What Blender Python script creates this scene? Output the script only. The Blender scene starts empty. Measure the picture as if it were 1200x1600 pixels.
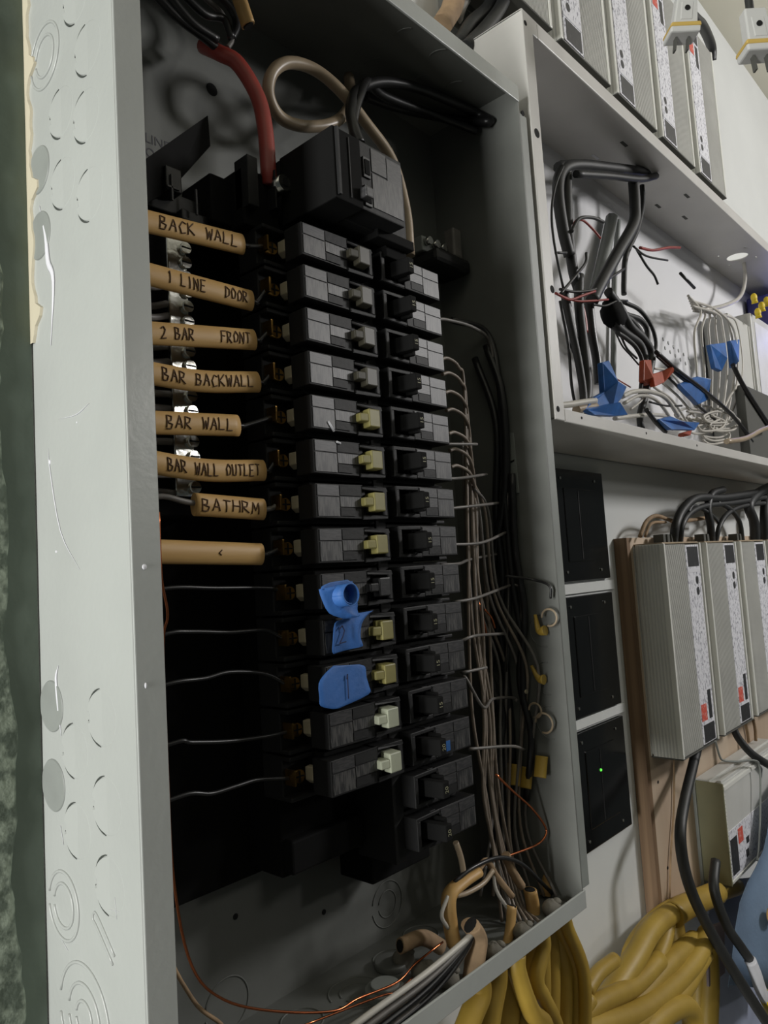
import bpy, bmesh, math, random
from mathutils import Vector, Matrix
random.seed(7)
U = 0.0254            # every coordinate below is in inches in the frame of the breaker panel; U turns them into metres
Z0 = 47.0             # the panel's bottom hangs 47 inches above the floor
def W(p): return Vector((p[0]*U, p[1]*U, (p[2]+Z0)*U))
SC = bpy.context.scene; COL = SC.collection
# ------------------------------------------------------------------ camera
CP = (-6.462, -11.798, 10.274); YAW, PIT, ROL, FPX = 0.83181, 0.08339, -0.06273, 1168.1
fw = Vector((math.sin(YAW)*math.cos(PIT), math.cos(YAW)*math.cos(PIT), math.sin(PIT)))
rt0 = Vector((math.cos(YAW), -math.sin(YAW), 0)); up0 = rt0.cross(fw)
rt = math.cos(ROL)*rt0 + math.sin(ROL)*up0; up = -math.sin(ROL)*rt0 + math.cos(ROL)*up0
cam = bpy.data.cameras.new('camera'); camo = bpy.data.objects.new('camera', cam); COL.objects.link(camo)
camo.matrix_world = Matrix.Translation(W(CP)) @ Matrix((rt, up, -fw)).transposed().to_4x4()
cam.sensor_fit = 'VERTICAL'; cam.sensor_height = 36; cam.lens = 36*FPX/1600; cam.clip_start = 0.01
SC.camera = camo
# ------------------------------------------------------------------ world, lights, exposure
wd = bpy.data.worlds.new('world'); SC.world = wd; wd.use_nodes = True
wd.node_tree.nodes['Background'].inputs[0].default_value = (0.80, 0.90, 0.86, 1)
wd.node_tree.nodes['Background'].inputs[1].default_value = 0.05
def area(name, loc, target, sx, sy, power, col, spread=180):
    l = bpy.data.lights.new(name, 'AREA'); l.shape = 'RECTANGLE'; l.size = sx*U; l.size_y = sy*U; l.energy = power; l.color = col; l.spread = math.radians(spread)
    o = bpy.data.objects.new(name, l); COL.objects.link(o); o.location = W(loc)
    o.rotation_euler = (W(target)-W(loc)).to_track_quat('-Z', 'Y').to_euler(); return o
area('work_lamp', (64, -46, 38), (30, 3, 20), 9, 9, 14.5, (1.0, 0.98, 0.97))
area('ceiling_lamp', (78, -112, 46), (20, 3, 12), 10, 10, 7, (1.0, 0.97, 0.93))
area('left_side_light', (-80, -4, 8), (0, 0, 10), 11, 52, 57, (1.0, 1.0, 0.965))  # unseen source at left, inferred from the bright box side
SC.view_settings.view_transform = 'Standard'; SC.view_settings.look = 'None'; SC.view_settings.gamma = 1
SC.view_settings.exposure = 0.0
try: SC.view_settings.use_curve_mapping = False
except Exception: pass
# ------------------------------------------------------------------ materials
def lin(c): return tuple(((v/255)/12.92 if v/255 <= .04045 else ((v/255+.055)/1.055)**2.4) for v in c)
def mat(name, rgb, rough=.5, metal=0., var=0., vscale=40, bump=0., bscale=200, rgb2=None, coat=0., stretch=None, lo=.35, hi=.65, emit=0, spec=.5):
    m = bpy.data.materials.new(name); m.use_nodes = True; nt = m.node_tree; b = nt.nodes['Principled BSDF']
    c = (*lin(rgb), 1); b.inputs['Base Color'].default_value = c
    b.inputs['Roughness'].default_value = rough; b.inputs['Metallic'].default_value = metal; b.inputs['Coat Weight'].default_value = coat
    b.inputs['Specular IOR Level'].default_value = spec
    if emit: b.inputs['Emission Color'].default_value = c; b.inputs['Emission Strength'].default_value = emit
    tc = nt.nodes.new('ShaderNodeTexCoord'); mp = nt.nodes.new('ShaderNodeMapping'); nt.links.new(tc.outputs['Object'], mp.inputs[0])
    if stretch: mp.inputs['Scale'].default_value = stretch
    if rgb2 or var:
        n = nt.nodes.new('ShaderNodeTexNoise'); n.inputs['Scale'].default_value = vscale; n.inputs['Detail'].default_value = 5
        nt.links.new(mp.outputs[0], n.inputs['Vector'])
        r = nt.nodes.new('ShaderNodeValToRGB'); r.color_ramp.elements[0].position = lo; r.color_ramp.elements[1].position = hi
        c2 = rgb2 if rgb2 else tuple(max(0, v*(1-var)) for v in rgb)
        r.color_ramp.elements[0].color = (*lin(c2), 1); r.color_ramp.elements[1].color = c
        nt.links.new(n.outputs['Fac'], r.inputs[0]); nt.links.new(r.outputs[0], b.inputs['Base Color'])
    if bump:
        n2 = nt.nodes.new('ShaderNodeTexNoise'); n2.inputs['Scale'].default_value = bscale; n2.inputs['Detail'].default_value = 3
        nt.links.new(mp.outputs[0], n2.inputs['Vector']); bp = nt.nodes.new('ShaderNodeBump'); bp.inputs['Strength'].default_value = bump
        bp.inputs['Distance'].default_value = .001; nt.links.new(n2.outputs['Fac'], bp.inputs['Height']); nt.links.new(bp.outputs[0], b.inputs['Normal'])
    return m
M = dict(
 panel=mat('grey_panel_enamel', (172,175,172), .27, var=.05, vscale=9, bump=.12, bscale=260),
 inner=mat('grey_panel_enamel_shaded', (112,114,110), .55, var=.12, vscale=12, bump=.1, bscale=200),  # same panel enamel; the shade inside the box is put into its colour
 dull=mat('grey_knockout_metal', (140,144,140), .5, var=.08, vscale=30),
 drywall=mat('skimmed_drywall', (112,124,112), .9, var=.12, vscale=14, bump=.5, bscale=120),
 rough=mat('torn_drywall_paper', (150,160,144), .95, bump=1., bscale=160, rgb2=(96,106,94), vscale=110, lo=.44, hi=.58),
 caulk=mat('cream_paint', (192,184,162), .6, bump=.5, bscale=150),
 whitewall=mat('white_wall_paint', (208,210,208), .7, var=.03, vscale=6, bump=.15, bscale=150),
 cabback=mat('white_cabinet_back', (226,226,228), .6, var=.03, vscale=6),
 ceil=mat('cream_ceiling_paint', (218,214,198), .8, var=.03, vscale=4),
 floor=mat('concrete_floor', (120,118,112), .8, var=.2, vscale=5),
 cab=mat('white_cabinet_enamel', (200,198,194), .4, var=.05, vscale=10, bump=.08, bscale=200),
 black=mat('black_plastic', (26,26,27), .42, var=.25, vscale=60, bump=.1, bscale=300),
 matt=mat('matt_black_phenolic', (10,10,10), .85, spec=.2, var=.2, vscale=50),
 brk=mat('breaker_black_plastic', (24,24,25), .6, spec=.35, var=.15, vscale=80, bump=.15, bscale=400),
 brklab=mat('breaker_grey_label', (62,61,62), .46, spec=.5, rgb2=(44,44,46), vscale=220, stretch=(1,1,5), lo=.45, hi=.58),
 brkprint=mat('breaker_fine_print', (76,75,74), .46, spec=.5, rgb2=(36,36,38), vscale=300, stretch=(3.2,1,.4), lo=.44, hi=.56),
 olive=mat('olive_yellow_plastic', (134,127,76), .5, var=.1, vscale=80),
 oliveshade=mat('shaded_olive_plastic', (62,59,48), .5, var=.1, vscale=80),  # olive plastic with the shade of the top rows put into the colour
 palehandle=mat('pale_green_plastic', (168,172,152), .5, var=.08, vscale=80),
 ivory=mat('ivory_plastic', (176,166,142), .5, var=.08, vscale=80),
 brass=mat('brass', (190,150,84), .3, 1., var=.2, vscale=100),
 steel=mat('zinc_steel', (205,205,200), .25, 1., var=.15, vscale=80),
 alu=mat('shiny_aluminium_bar', (226,226,220), .2, 1., var=.1, vscale=60, bump=.5, bscale=90),
 tan=mat('tan_cable_jacket', (206,170,110), .5, rgb2=(182,142,86), vscale=30, bump=.25, bscale=120, stretch=(.25,1,1)),
 kraft=mat('kraft_paper_wrap', (170,142,110), .8, var=.2, vscale=50, bump=.6, bscale=120),
 yellow=mat('yellow_cable_jacket', (182,152,64), .5, rgb2=(152,124,48), vscale=14, bump=.15, bscale=80),
 ink=mat('marker_ink', (80,54,28), .7),
 inkb=mat('blue_black_ink', (20,30,66), .7),
 white=mat('white_wire_insulation', (198,194,186), .4, var=.06, vscale=60),
 dullwhite=mat('dull_brownish_insulation', (138,126,114), .45, var=.15, vscale=60),  # white insulation in a duller brownish grey
 greyw=mat('grey_dusty_wire', (116,112,108), .45, var=.15, vscale=60),
 blackw=mat('black_wire_insulation', (34,34,35), .36, var=.2, vscale=50),
 cable=mat('black_rubber_cable', (44,45,45), .5, var=.2, vscale=40),
 redw=mat('red_wire_insulation', (158,62,54), .42, var=.12, vscale=40),
 cream=mat('tan_white_feeder_insulation', (170,152,128), .36, var=.1, vscale=40),
 copper=mat('bare_copper', (214,128,86), .25, 1.),
 tape=mat('blue_painters_tape', (52,104,176), .62, var=.08, vscale=60, bump=.4, bscale=220),
 blue=mat('blue_plastic', (44,104,178), .45, var=.2, vscale=60),
 orange=mat('orange_plastic', (172,70,36), .5, var=.15, vscale=60),
 yel=mat('yellow_plastic', (222,194,44), .5, var=.1, vscale=60),
 driver=mat('grey_driver_housing', (204,204,200), .42, 0., var=.05, vscale=20),
 driverlt=mat('bright_driver_edge', (222,222,216), .35, 0.),
 driverdk=mat('dark_driver_underside', (84,84,80), .75, spec=.3),
 olivecap=mat('olive_grey_end_cap', (136,134,104), .6, var=.1, vscale=20),
 label=mat('white_label_fine_print', (224,224,230), .5, rgb2=(138,138,150), vscale=420, stretch=(1,1,.55), lo=.36, hi=.48),
 labelw=mat('white_label', (218,218,224), .5, var=.04, vscale=40),
 labelk=mat('black_label_block', (44,44,46), .5, rgb2=(86,86,88), vscale=200, stretch=(3,1,.5), lo=.3, hi=.4),
 red=mat('red_print', (206,84,68), .5, rgb2=(214,168,160), vscale=260, lo=.3, hi=.5),
 ply=mat('birch_plywood', (196,178,156), .65, rgb2=(178,156,134), vscale=14, stretch=(1,1,.18), bump=.1, bscale=60),
 plyedge=mat('plywood_edge', (134,108,82), .7, rgb2=(104,80,58), vscale=20, stretch=(1,8,.1)),
 gloss=mat('glossy_black_plate', (14,15,16), .18, var=.2, vscale=20),
 led=mat('green_led', (90,220,70), .3, emit=1.5),
 putty=mat('grey_duct_putty', (132,128,118), .85, var=.2, vscale=60, bump=.8, bscale=120),
 cloth=mat('grey_blue_cloth', (112,134,160), .8, var=.14, vscale=14, bump=.3, bscale=200),
 sheet=mat('pale_blue_sheet', (176,184,208), .6, var=.12, vscale=14),
 pink=mat('pinkish_grey_card', (150,136,140), .8, var=.08, vscale=12),
 violet=mat('violet_haze_colour', (74,74,150), .45, var=.2, vscale=12),
 plug=mat('light_grey_plug', (196,196,194), .45),
 plugy=mat('mustard_plug_gasket', (196,166,90), .5),
 dark=mat('dark_hole', (8,8,8), .9),
 num=mat('faded_print', (150,148,120), .6),
 cutline=mat('cut_metal_line', (64,68,64), .5),
 stamp=mat('stamped_print', (78,78,82), .7),
)
# ------------------------------------------------------------------ mesh helpers
def bpx(px, py, ax, v):                                # the point seen at (px, py) that lies on the plane axis = v
    d = fw*FPX + rt*(px-600) - up*(py-800); C = Vector(CP); return C + d*((v-C[ax])/d[ax])
def PX(px, py, y): return bpx(px, py, 1, y)
def PXi(px, py, y):                                    # the same, kept inside the panel box
    p = PX(px, py, y)
    if p.x > 13.95: p = bpx(px, py, 0, 13.95)
    if p.z < .18: p = bpx(px, py, 2, .18)
    if p.z > 25.6: p = bpx(px, py, 2, 25.6)
    p.y = max(.12, min(3.45, p.y)); return p
def smooth(pts, n=6):
    P = [Vector(p) for p in pts]
    if len(P) < 3: return P
    out = []
    for i in range(len(P)-1):
        a = P[i-1] if i else P[0]*2-P[1]; b = P[i]; c = P[i+1]; d = P[i+2] if i+2 < len(P) else P[-1]*2-P[-2]
        for k in range(n):
            t = k/n; out.append(.5*((2*b)+(c-a)*t+(2*a-5*b+4*c-d)*t*t+(3*b-a-3*c+d)*t**3))
    return out+[P[-1]]
class B:
    def __init__(s): s.v=[]; s.f=[]; s.sm=[]; s.bev=0
    def add(s, vs, fs, sm=False):
        o=len(s.v); s.v += [Vector(v) for v in vs]; s.f += [tuple(i+o for i in f) for f in fs]; s.sm += [sm]*len(fs); return s
    def box(s, x0,x1,y0,y1,z0,z1):
        return s.add([(x0,y0,z0),(x1,y0,z0),(x1,y1,z0),(x0,y1,z0),(x0,y0,z1),(x1,y0,z1),(x1,y1,z1),(x0,y1,z1)],
            [(0,3,2,1),(4,5,6,7),(0,1,5,4),(1,2,6,5),(2,3,7,6),(3,0,4,7)])
    def prism(s, poly, d):                              # polygon of 3-D points pushed along d
        n=len(poly); P=[Vector(p) for p in poly]; d=Vector(d)
        return s.add(P+[p+d for p in P], [tuple(range(n))[::-1], tuple(range(n,2*n))]+[(i,(i+1)%n,(i+1)%n+n,i+n) for i in range(n)])
    def tube(s, pts, r, seg=8, n=6, flat=1., upv=(0,0,1), caps=True, taper=None, sm=True, twist=0):
        P=smooth(pts,n); m=len(P); T=[(P[min(i+1,m-1)]-P[max(i-1,0)]).normalized() for i in range(m)]
        ref=Vector(upv); 
        if abs(ref.dot(T[0]))>.9: ref=Vector((0,1,0)) if abs(T[0].y)<.9 else Vector((1,0,0))
        N=(ref-T[0]*ref.dot(T[0])).normalized(); vs=[]
        for i in range(m):
            N=(N-T[i]*N.dot(T[i])).normalized(); Bn=T[i].cross(N); rr=r*(taper(i/(m-1)) if taper else 1)
            for k in range(seg):
                a=2*math.pi*k/seg+twist; vs.append(P[i]+N*(math.cos(a)*rr)+Bn*(math.sin(a)*rr*flat))
        fs=[(i*seg+k, i*seg+(k+1)%seg, (i+1)*seg+(k+1)%seg, (i+1)*seg+k) for i in range(m-1) for k in range(seg)]
        s.add(vs,fs,sm)
        if caps: s.add([vs[k] for k in range(seg)]+[vs[(m-1)*seg+k] for k in range(seg)], [tuple(range(seg))[::-1], tuple(range(seg,2*seg))])
        return s
    def cyl(s, c, d, r, seg=16, sm=True, r2=None):       # from c along d
        c=Vector(c); d=Vector(d); e=d.orthogonal().normalized(); g=d.normalized().cross(e); r2=r if r2 is None else r2
        a=[c+e*math.cos(2*math.pi*k/seg)*r+g*math.sin(2*math.pi*k/seg)*r for k in range(seg)]
        b=[c+d+e*math.cos(2*math.pi*k/seg)*r2+g*math.sin(2*math.pi*k/seg)*r2 for k in range(seg)]
        s.add(a+b,[(k,(k+1)%seg,(k+1)%seg+seg,k+seg) for k in range(seg)],sm)
        return s.add(a+b,[tuple(range(seg))[::-1],tuple(range(seg,2*seg))])
    def ball(s, c, rx, ry=None, rz=None, seg=12, rings=7, jit=0):
        ry=ry or rx; rz=rz or rx; vs=[]; c=Vector(c)
        for i in range(rings+1):
            t=math.pi*i/rings
            for k in range(seg):
                a=2*math.pi*k/seg; j=1+random.uniform(-jit,jit)
                vs.append(c+Vector((rx*math.sin(t)*math.cos(a)*j, ry*math.sin(t)*math.sin(a)*j, rz*math.cos(t)*j)))
        return s.add(vs,[(i*seg+k,(i+1)*seg+k,(i+1)*seg+(k+1)%seg,i*seg+(k+1)%seg) for i in range(rings) for k in range(seg)],True)
    def make(s, name, m, parent=None, bevel=0., seg=2, solid=0., keep=False):
        o0 = parent.matrix_world_cache if parent and hasattr(parent,'mwc') else None
        base = ORG.get(parent.name, Vector((0,0,0))) if parent else None
        if base is None:                                 # a top-level mesh: origin at the middle of its foot
            lo=Vector([min(v[i] for v in s.v) for i in range(3)]); hi=Vector([max(v[i] for v in s.v) for i in range(3)])
            base=Vector(((lo.x+hi.x)/2,(lo.y+hi.y)/2,lo.z))
        me=bpy.data.meshes.new(name); me.from_pydata([(v-base)*U for v in s.v],[],s.f)
        me.polygons.foreach_set('use_smooth', s.sm); me.validate(); bm=bmesh.new(); bm.from_mesh(me)
        bmesh.ops.remove_doubles(bm, verts=bm.verts, dist=1e-6)
        bmesh.ops.recalc_face_normals(bm, faces=bm.faces)
        if bevel:
            ed=[e for e in bm.edges if len(e.link_faces)==2 and e.calc_face_angle(0)>.5]
            bmesh.ops.bevel(bm, geom=ed, offset=bevel*U, segments=seg, profile=.5, affect='EDGES', clamp_overlap=True)
        bm.to_mesh(me); bm.free(); me.materials.append(M[m])
        o=bpy.data.objects.new(name,me); COL.objects.link(o)
        if parent: o.parent=parent; ORG[o.name]=base
        else: o.location=W(base); ORG[o.name]=base
        return o
    
ORG={}
def part(b, name, m, parent, **k):
    o=b.make(name,m,parent,**k)
    ORG[o.name]=ORG[parent.name]; return o
def tag(o,label,cat,group=None):
    o['label']=label; o['category']=cat
    if group: o['group']=group
    return o
def thing(name,loc,label,cat,group=None):
    o=bpy.data.objects.new(name,None); COL.objects.link(o); o.empty_display_size=.01
    loc=Vector(loc); o.location=W(loc); ORG[o.name]=loc; return tag(o,label,cat,group)
def one(b,name,m,label,cat,group=None,**k): return tag(b.make(name,m,**k),label,cat,group)
def struct(b,name,m,**k): o=b.make(name,m,**k); o['kind']='structure'; return o
def lab(o,t): o['label']=t; return o
def cable(name,pts,r,m,label,cat='cable',group=None,**k): return one(B().tube(pts,r,**k),name,m,label,cat,group)
def text2d(body,size,jit=0.,hand=False):
    """2-D outlines of lettering: list of (verts, faces) in inches, x to the right, y up"""
    out=[]; x=0
    for ch in (body if hand else [body]):
        if ch==' ': x+=size*.42; continue
        cu=bpy.data.curves.new('t','FONT'); cu.body=ch; cu.size=size*(1+(random.uniform(-jit,jit) if hand else 0)); cu.resolution_u=3
        ob=bpy.data.objects.new('t',cu); COL.objects.link(ob); dg=bpy.context.evaluated_depsgraph_get(); dg.update()
        me=bpy.data.meshes.new_from_object(ob.evaluated_get(dg)); vs=[v.co.copy() for v in me.vertices]; fs=[tuple(p.vertices) for p in me.polygons]
        bpy.data.objects.remove(ob); bpy.data.curves.remove(cu); bpy.data.meshes.remove(me)
        if not vs: continue
        a=random.uniform(-jit,jit)*.8 if hand else 0; w=max(v.x for v in vs)
        dy=random.uniform(-jit,jit)*size*.5 if hand else 0
        vs=[Vector((v.x*math.cos(a)-v.y*math.sin(a)+x, v.x*math.sin(a)+v.y*math.cos(a)+dy,0)) for v in vs]
        out.append((vs,fs)); x+=w*1.0+size*.09
    return out
def lettering(name,body,size,fn,m,parent,jit=0.,hand=False):
    b=B()
    for vs,fs in text2d(body,size,jit,hand): b.add([fn(v.x,v.y) for v in vs],fs)
    if b.v: return part(b,name,m,parent)
GL={'A':[[(0,0),(.5,1),(1,0)],[(.2,.4),(.8,.4)]],'B':[[(0,0),(0,1),(.7,.9),(.6,.55),(0,.5)],[(.1,.5),(.9,.35),(.7,0),(0,0)]],'C':[[(1,.85),(.5,1),(0,.5),(.4,0),(1,.1)]],'D':[[(0,0),(0,1),(.8,.75),(.8,.25),(0,0)]],
'E':[[(1,1),(0,1),(0,0),(1,0)],[(0,.5),(.7,.5)]],'F':[[(0,0),(0,1),(1,1)],[(0,.55),(.7,.5)]],'I':[[(.5,0),(.5,1)]],'K':[[(0,0),(0,1)],[(.9,1),(0,.45),(1,0)]],'L':[[(0,1),(0,0),(.9,0)]],'M':[[(0,0),(.1,1),(.5,.3),(.9,1),(1,0)]],
'N':[[(0,0),(0,1),(.9,0),(.9,1)]],'O':[[(.5,1),(0,.6),(.2,.05),(.8,.1),(1,.6),(.5,1)]],'R':[[(0,0),(0,1),(.8,.85),(.6,.5),(0,.45),(1,0)]],'T':[[(.5,0),(.5,1)],[(0,1),(1,.95)]],'U':[[(0,1),(.1,.1),(.8,.05),(.9,1)]],'W':[[(0,1),(.25,0),(.5,.7),(.75,0),(1,1)]],
'H':[[(0,0),(0,1)],[(1,0),(1,1)],[(0,.5),(1,.5)]],'1':[[(.3,.8),(.5,1),(.5,0)]],'2':[[(0,.8),(.5,1),(.8,.7),(.5,.35),(0,0),(1,.05)]],'<':[[(1,1),(0,.4),(.8,0)]]}
def strokes(name,body,h,width,fn,m,parent,t_=.014):
    b=B(); n=len(body); cw=width/n
    for i,ch in enumerate(body):
        for st in GL.get(ch,[]):
            sl=random.uniform(-.12,.12); dy=random.uniform(-.05,.05)
            pts=[(i*cw+cw*.72*(x+sl*y),(y-.5+dy)*h*1.05) for x,y in st]; P=[]
            for (a0,b0),(a1,b1) in zip(pts,pts[1:]):
                for k in range(4): P.append(fn(a0+(a1-a0)*k/4,b0+(b1-b0)*k/4))
            P.append(fn(*pts[-1])); b.tube(P,t_,seg=5,n=1,upv=(0,1,0))
    return part(b,name,m,parent)
D=3.7; BW=14.25; BH=25.9
# ================================================================== SETTING
w=B().box(-60,130,D+.02,D+5,-Z0,49.4)
wall=struct(w,'wall_back','whitewall')
w=B().box(-60,-.03,D-.02,D+.019,-Z0,49.4); part(w,'skim_panel','drywall',wall)
# torn drywall paper: ragged raised patches left of the smooth strip
vs=[];fs=[];n=90
for i in range(n+1):
    z=-3+i*.36; e=-.46+.09*math.sin(i*.5)+random.uniform(-.05,.05)-.006*i*.6
    vs+=[(-9,D-.06,z),(e-.05,D-.07+random.uniform(-.02,.02),z),(e,D-.02,z)]
for i in range(n): fs+=[(3*i,3*i+1,3*i+4,3*i+3),(3*i+1,3*i+2,3*i+5,3*i+4)]
part(B().add(vs,fs),'torn_paper','rough',wall)
struct(B().box(-60,130,-130,D+.02,49.4,53),'ceiling','ceil')
struct(B().box(-60,130,-130,D+.02,-Z0-3,-Z0),'floor','floor')
# ================================================================== BREAKER PANEL BOX
box=thing('panel_box',(BW/2,D,0),'large open grey steel breaker panel box with its cover off','panel')
t=.06
part(B().box(0,t,0,D,0,BH),'left_side','panel',box,bevel=.09,seg=3)
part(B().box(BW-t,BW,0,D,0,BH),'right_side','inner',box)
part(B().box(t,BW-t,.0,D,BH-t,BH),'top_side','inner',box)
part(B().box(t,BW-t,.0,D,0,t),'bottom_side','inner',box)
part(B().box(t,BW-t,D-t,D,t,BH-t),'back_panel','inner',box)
part(B().box(.02,.58,-.03,.04,.02,BH-.02),'left_flange','panel',box,bevel=.02)
part(B().box(0,BW,-.03,.04,BH-.55,BH),'top_flange','panel',box,bevel=.02)
part(B().box(0,BW+.1,-.03,.04,-.02,.5),'bottom_flange','panel',box,bevel=.02)
part(B().box(BW,BW+.42,.0,.05,.55,BH-.9),'right_flange','dull',box,bevel=.015)  # same paint as the box; its dimmer light is put into the darker grey
for a in [(819,179),]: 
    p=PX(*a,0); part(B().cyl((BW+.2,-.02,p.z),(0,.04,0),.09),'screw_hole','dark',box)
def knock(c, e1, e2, nrm, r, name='knockout', m='panel', h=.05, parent=box, a0=95, a1=265, full=False):
    """stamped knockout: a disc pushed askew so that one rim stands proud, with a tab left in the middle of the rim"""
    c=Vector(c);e1=Vector(e1);e2=Vector(e2);nrm=Vector(nrm);seg=48;b=B();rings=[]
    for fr in (1.,.965,.8,.4):
        rg=[]
        for k in range(seg):
            a=2*math.pi*k/seg; deg=math.degrees(a); hh=(h*max(0.,-math.cos(a))*fr if not full else h)+.004
            if fr==1.: hh=0
            if fr==.965 and abs(deg-180)<8 and not full: hh=.004
            rg.append(c+(e1*math.cos(a)+e2*math.sin(a))*r*fr+nrm*hh)
        rings.append(rg)
    top=rings[1]
    if not full:
        for s0,s1 in ((98,172),(188,262)):
            P=[c+(e1*math.cos(math.radians(s0+(s1-s0)*k/14))+e2*math.sin(math.radians(s0+(s1-s0)*k/14)))*(r+.015)+nrm*.006 for k in range(15)]
            part(B().tube(P,.022,seg=5,n=1,upv=nrm,taper=lambda t:.35+.65*math.sin(t*math.pi)),'cut_line','cutline',parent)
    for A,Bq in zip(rings,rings[1:]): b.add(A+Bq,[(k,(k+1)%seg,(k+1)%seg+seg,k+seg) for k in range(seg)])
    b.add(rings[-1]+[c+nrm*(.004 if not full else h+.004)],[(k,(k+1)%seg,seg) for k in range(seg)])
    return part(b,name,m,parent)
def ring(c,e1,e2,nrm,r,rw=.035,parent=box,m='panel',name='knockout_ring',gap=(170,190)):
    c=Vector(c);e1=Vector(e1);e2=Vector(e2);nrm=Vector(nrm);b=B()
    for (s0,s1) in ((gap[1]-360,gap[0]-4),):
        P=[c+(e1*math.cos(math.radians(s0+(s1-s0)*k/40))+e2*math.sin(math.radians(s0+(s1-s0)*k/40)))*r for k in range(41)]
        b.tube(P,rw,seg=6,n=1,upv=nrm)
    return part(b,name,m,parent)
LN=dict(e1=(0,-1,0),e2=(0,0,1),nrm=(-1,0,0))
for (a,b_,r) in [((118,-4),0,.5),((137,75),0,.5),((96,175),0,.5),((135,180),0,.5),((99,286),0,.5),((141,303),0,.5),
               ((160,1122),0,.5),((118,1174),0,.5),((168,1260),0,.5),((122,1299),0,.5),((172,1385),0,.5)]:
    p=bpx(*a,0,0); knock((0,p.y,p.z),r=r,**LN)
for a in [(61,266),(58,372),(79,1103),(82,1226)]:
    p=bpx(*a,0,0); knock((-.005,min(p.y,3.2),p.z),r=.5,m='dull',h=.012,full=True,name='dull_knockout',**LN)
for a,rs in [((70,88),(.42,.66)),((100,1415),(.4,.62)),((132,1592),(.3,.6,.95))]:
    p=bpx(*a,0,0)
    for r in rs: ring((0,p.y,p.z),r=r,**LN)
p=bpx(161,1472,0,0)
b=B(); P=[Vector((0,p.y+.25+.1*math.cos(x),p.z+.25+.1*math.sin(x))) for x in [math.radians(-40+k*22) for k in range(9)]]
b.tube([(0,p.y-.35,p.z-.28)]+[(0,p.y+.2,p.z+.2),(0,p.y+.34,p.z+.3),(0,p.y+.3,p.z+.42),(0,p.y+.15,p.z+.38),(0,p.y-.42,p.z-.12)],.025,seg=6,n=5)
part(b,'oblong_slot','panel',box)
# dried paint: cream rim along the wall and splashes on the side
vs=[];fs=[]
for i in range(70):
    z=15.5+i*.16; o=.10+.10*abs(math.sin(i*.37))+random.uniform(0,.1)+(.25 if i%17 in(3,4) else 0)
    vs+=[(-.05,D+.02,z),(-.05,D-o,z),(-.001,D-o-.03,z)]
for i in range(69): fs+=[(3*i,3*i+1,3*i+4,3*i+3),(3*i+1,3*i+2,3*i+5,3*i+4)]
lab(part(B().add(vs,fs),'dried_paint','caulk',box),'cream dried paint along the wall edge')
def splash(path,w):
    b=B(); P=[bpx(x,y,0,0) for x,y in path]; b.tube([(-.008,q.y,q.z) for q in P],w,seg=6,n=4,flat=.35,upv=(0,1,0),taper=lambda t:max(.15,math.sin(t*math.pi))); return part(b,'paint_splash','labelw',box)
for pa,w_ in [([(62,322),(72,370),(76,410),(84,440),(80,540)],.09),([(92,1040),(88,1060),(92,1110),(96,1150)],.05),([(95,1290),(100,1320)],.05),([(76,700),(78,730),(95,830),(125,890)],.018),
           ([(92,655),(120,648),(140,630)],.02),([(180,1402),(183,1436)],.03),([(170,1420),(188,1425)],.03),([(95,1465),(107,1485)],.03),([(45,420),(52,450),(50,520)],.07),([(50,485),(48,520)],.06)]: splash(pa,w_)
for q,r in [((78,722),.05),((88,862),.03),((120,660),.02)]:
    p=bpx(*q,0,0); part(B().ball((0,p.y,p.z),r*.5,r,r),'paint_drop','labelw',box)
for q in [(224,886),(226,1071)]:
    p=PX(*q,0); part(B().ball((p.x,-.035,p.z),.045 if q[1]<900 else .02,.02,.05),'paint_drop','labelw',box)
# inside faces: knockouts on the back, top, floor and right side
YB=D-t-.002
for a,r in [((605,1412),.62),((605,1412),.36),((355,1570),.6)]:
    p=PX(*a,YB); ring((p.x,YB,p.z),(1,0,0),(0,0,1),(0,-1,0),r,rw=.022,m='inner')
p=PX(331,140,YB); part(B().cyl((p.x,YB-.01,p.z),(0,.02,0),.17),'keyhole','dark',box)
for a in [(368,1432),(506,1425),(652,1225)]:
    p=PX(*a,YB); part(B().cyl((p.x,YB-.01,p.z),(0,.02,0),.07),'rivet_hole','dark',box)
b=B(); p=PX(302,1410,YB); b.ball((p.x-1.2,YB,p.z),.3,.12,.22); part(b,'embossed_foot','inner',box)
p=PX(226,222,YB)
for i,tx in enumerate(('LINE','ONLY')):
    lettering('stamped_lettering',tx,.34,lambda x,y,i=i:(p.x+x,YB-.006,p.z+.02-.36*i+y),'stamp',box)
ZT=BH-t-.002
for a in [(637,60),(590,105),(690,92),(715,140),(905-240,130)]:
    q=bpx(*a,2,ZT); ring((q.x,q.y,ZT),(-1,0,0),(0,-1,0),(0,0,-1),.42,rw=.02,m='inner',gap=(60,330))
for a in [(850,985),(870,1130),(862,1060)]:
    q=bpx(*a,0,BW-t); ring((BW-t,max(.6,q.y),q.z),(0,1,0),(0,0,1),(-1,0,0),.5,rw=.02,m='inner',gap=(100,260))
for (x,y,r) in [(6.9,2.3,.7),(6.9,2.3,.42),(8.6,2.6,.55),(5.3,2.5,.5),(10.1,2.9,.5)]:
    ring((x,y,t),(1,0,0),(0,1,0),(0,0,1),r,rw=.025,m='inner')
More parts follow.
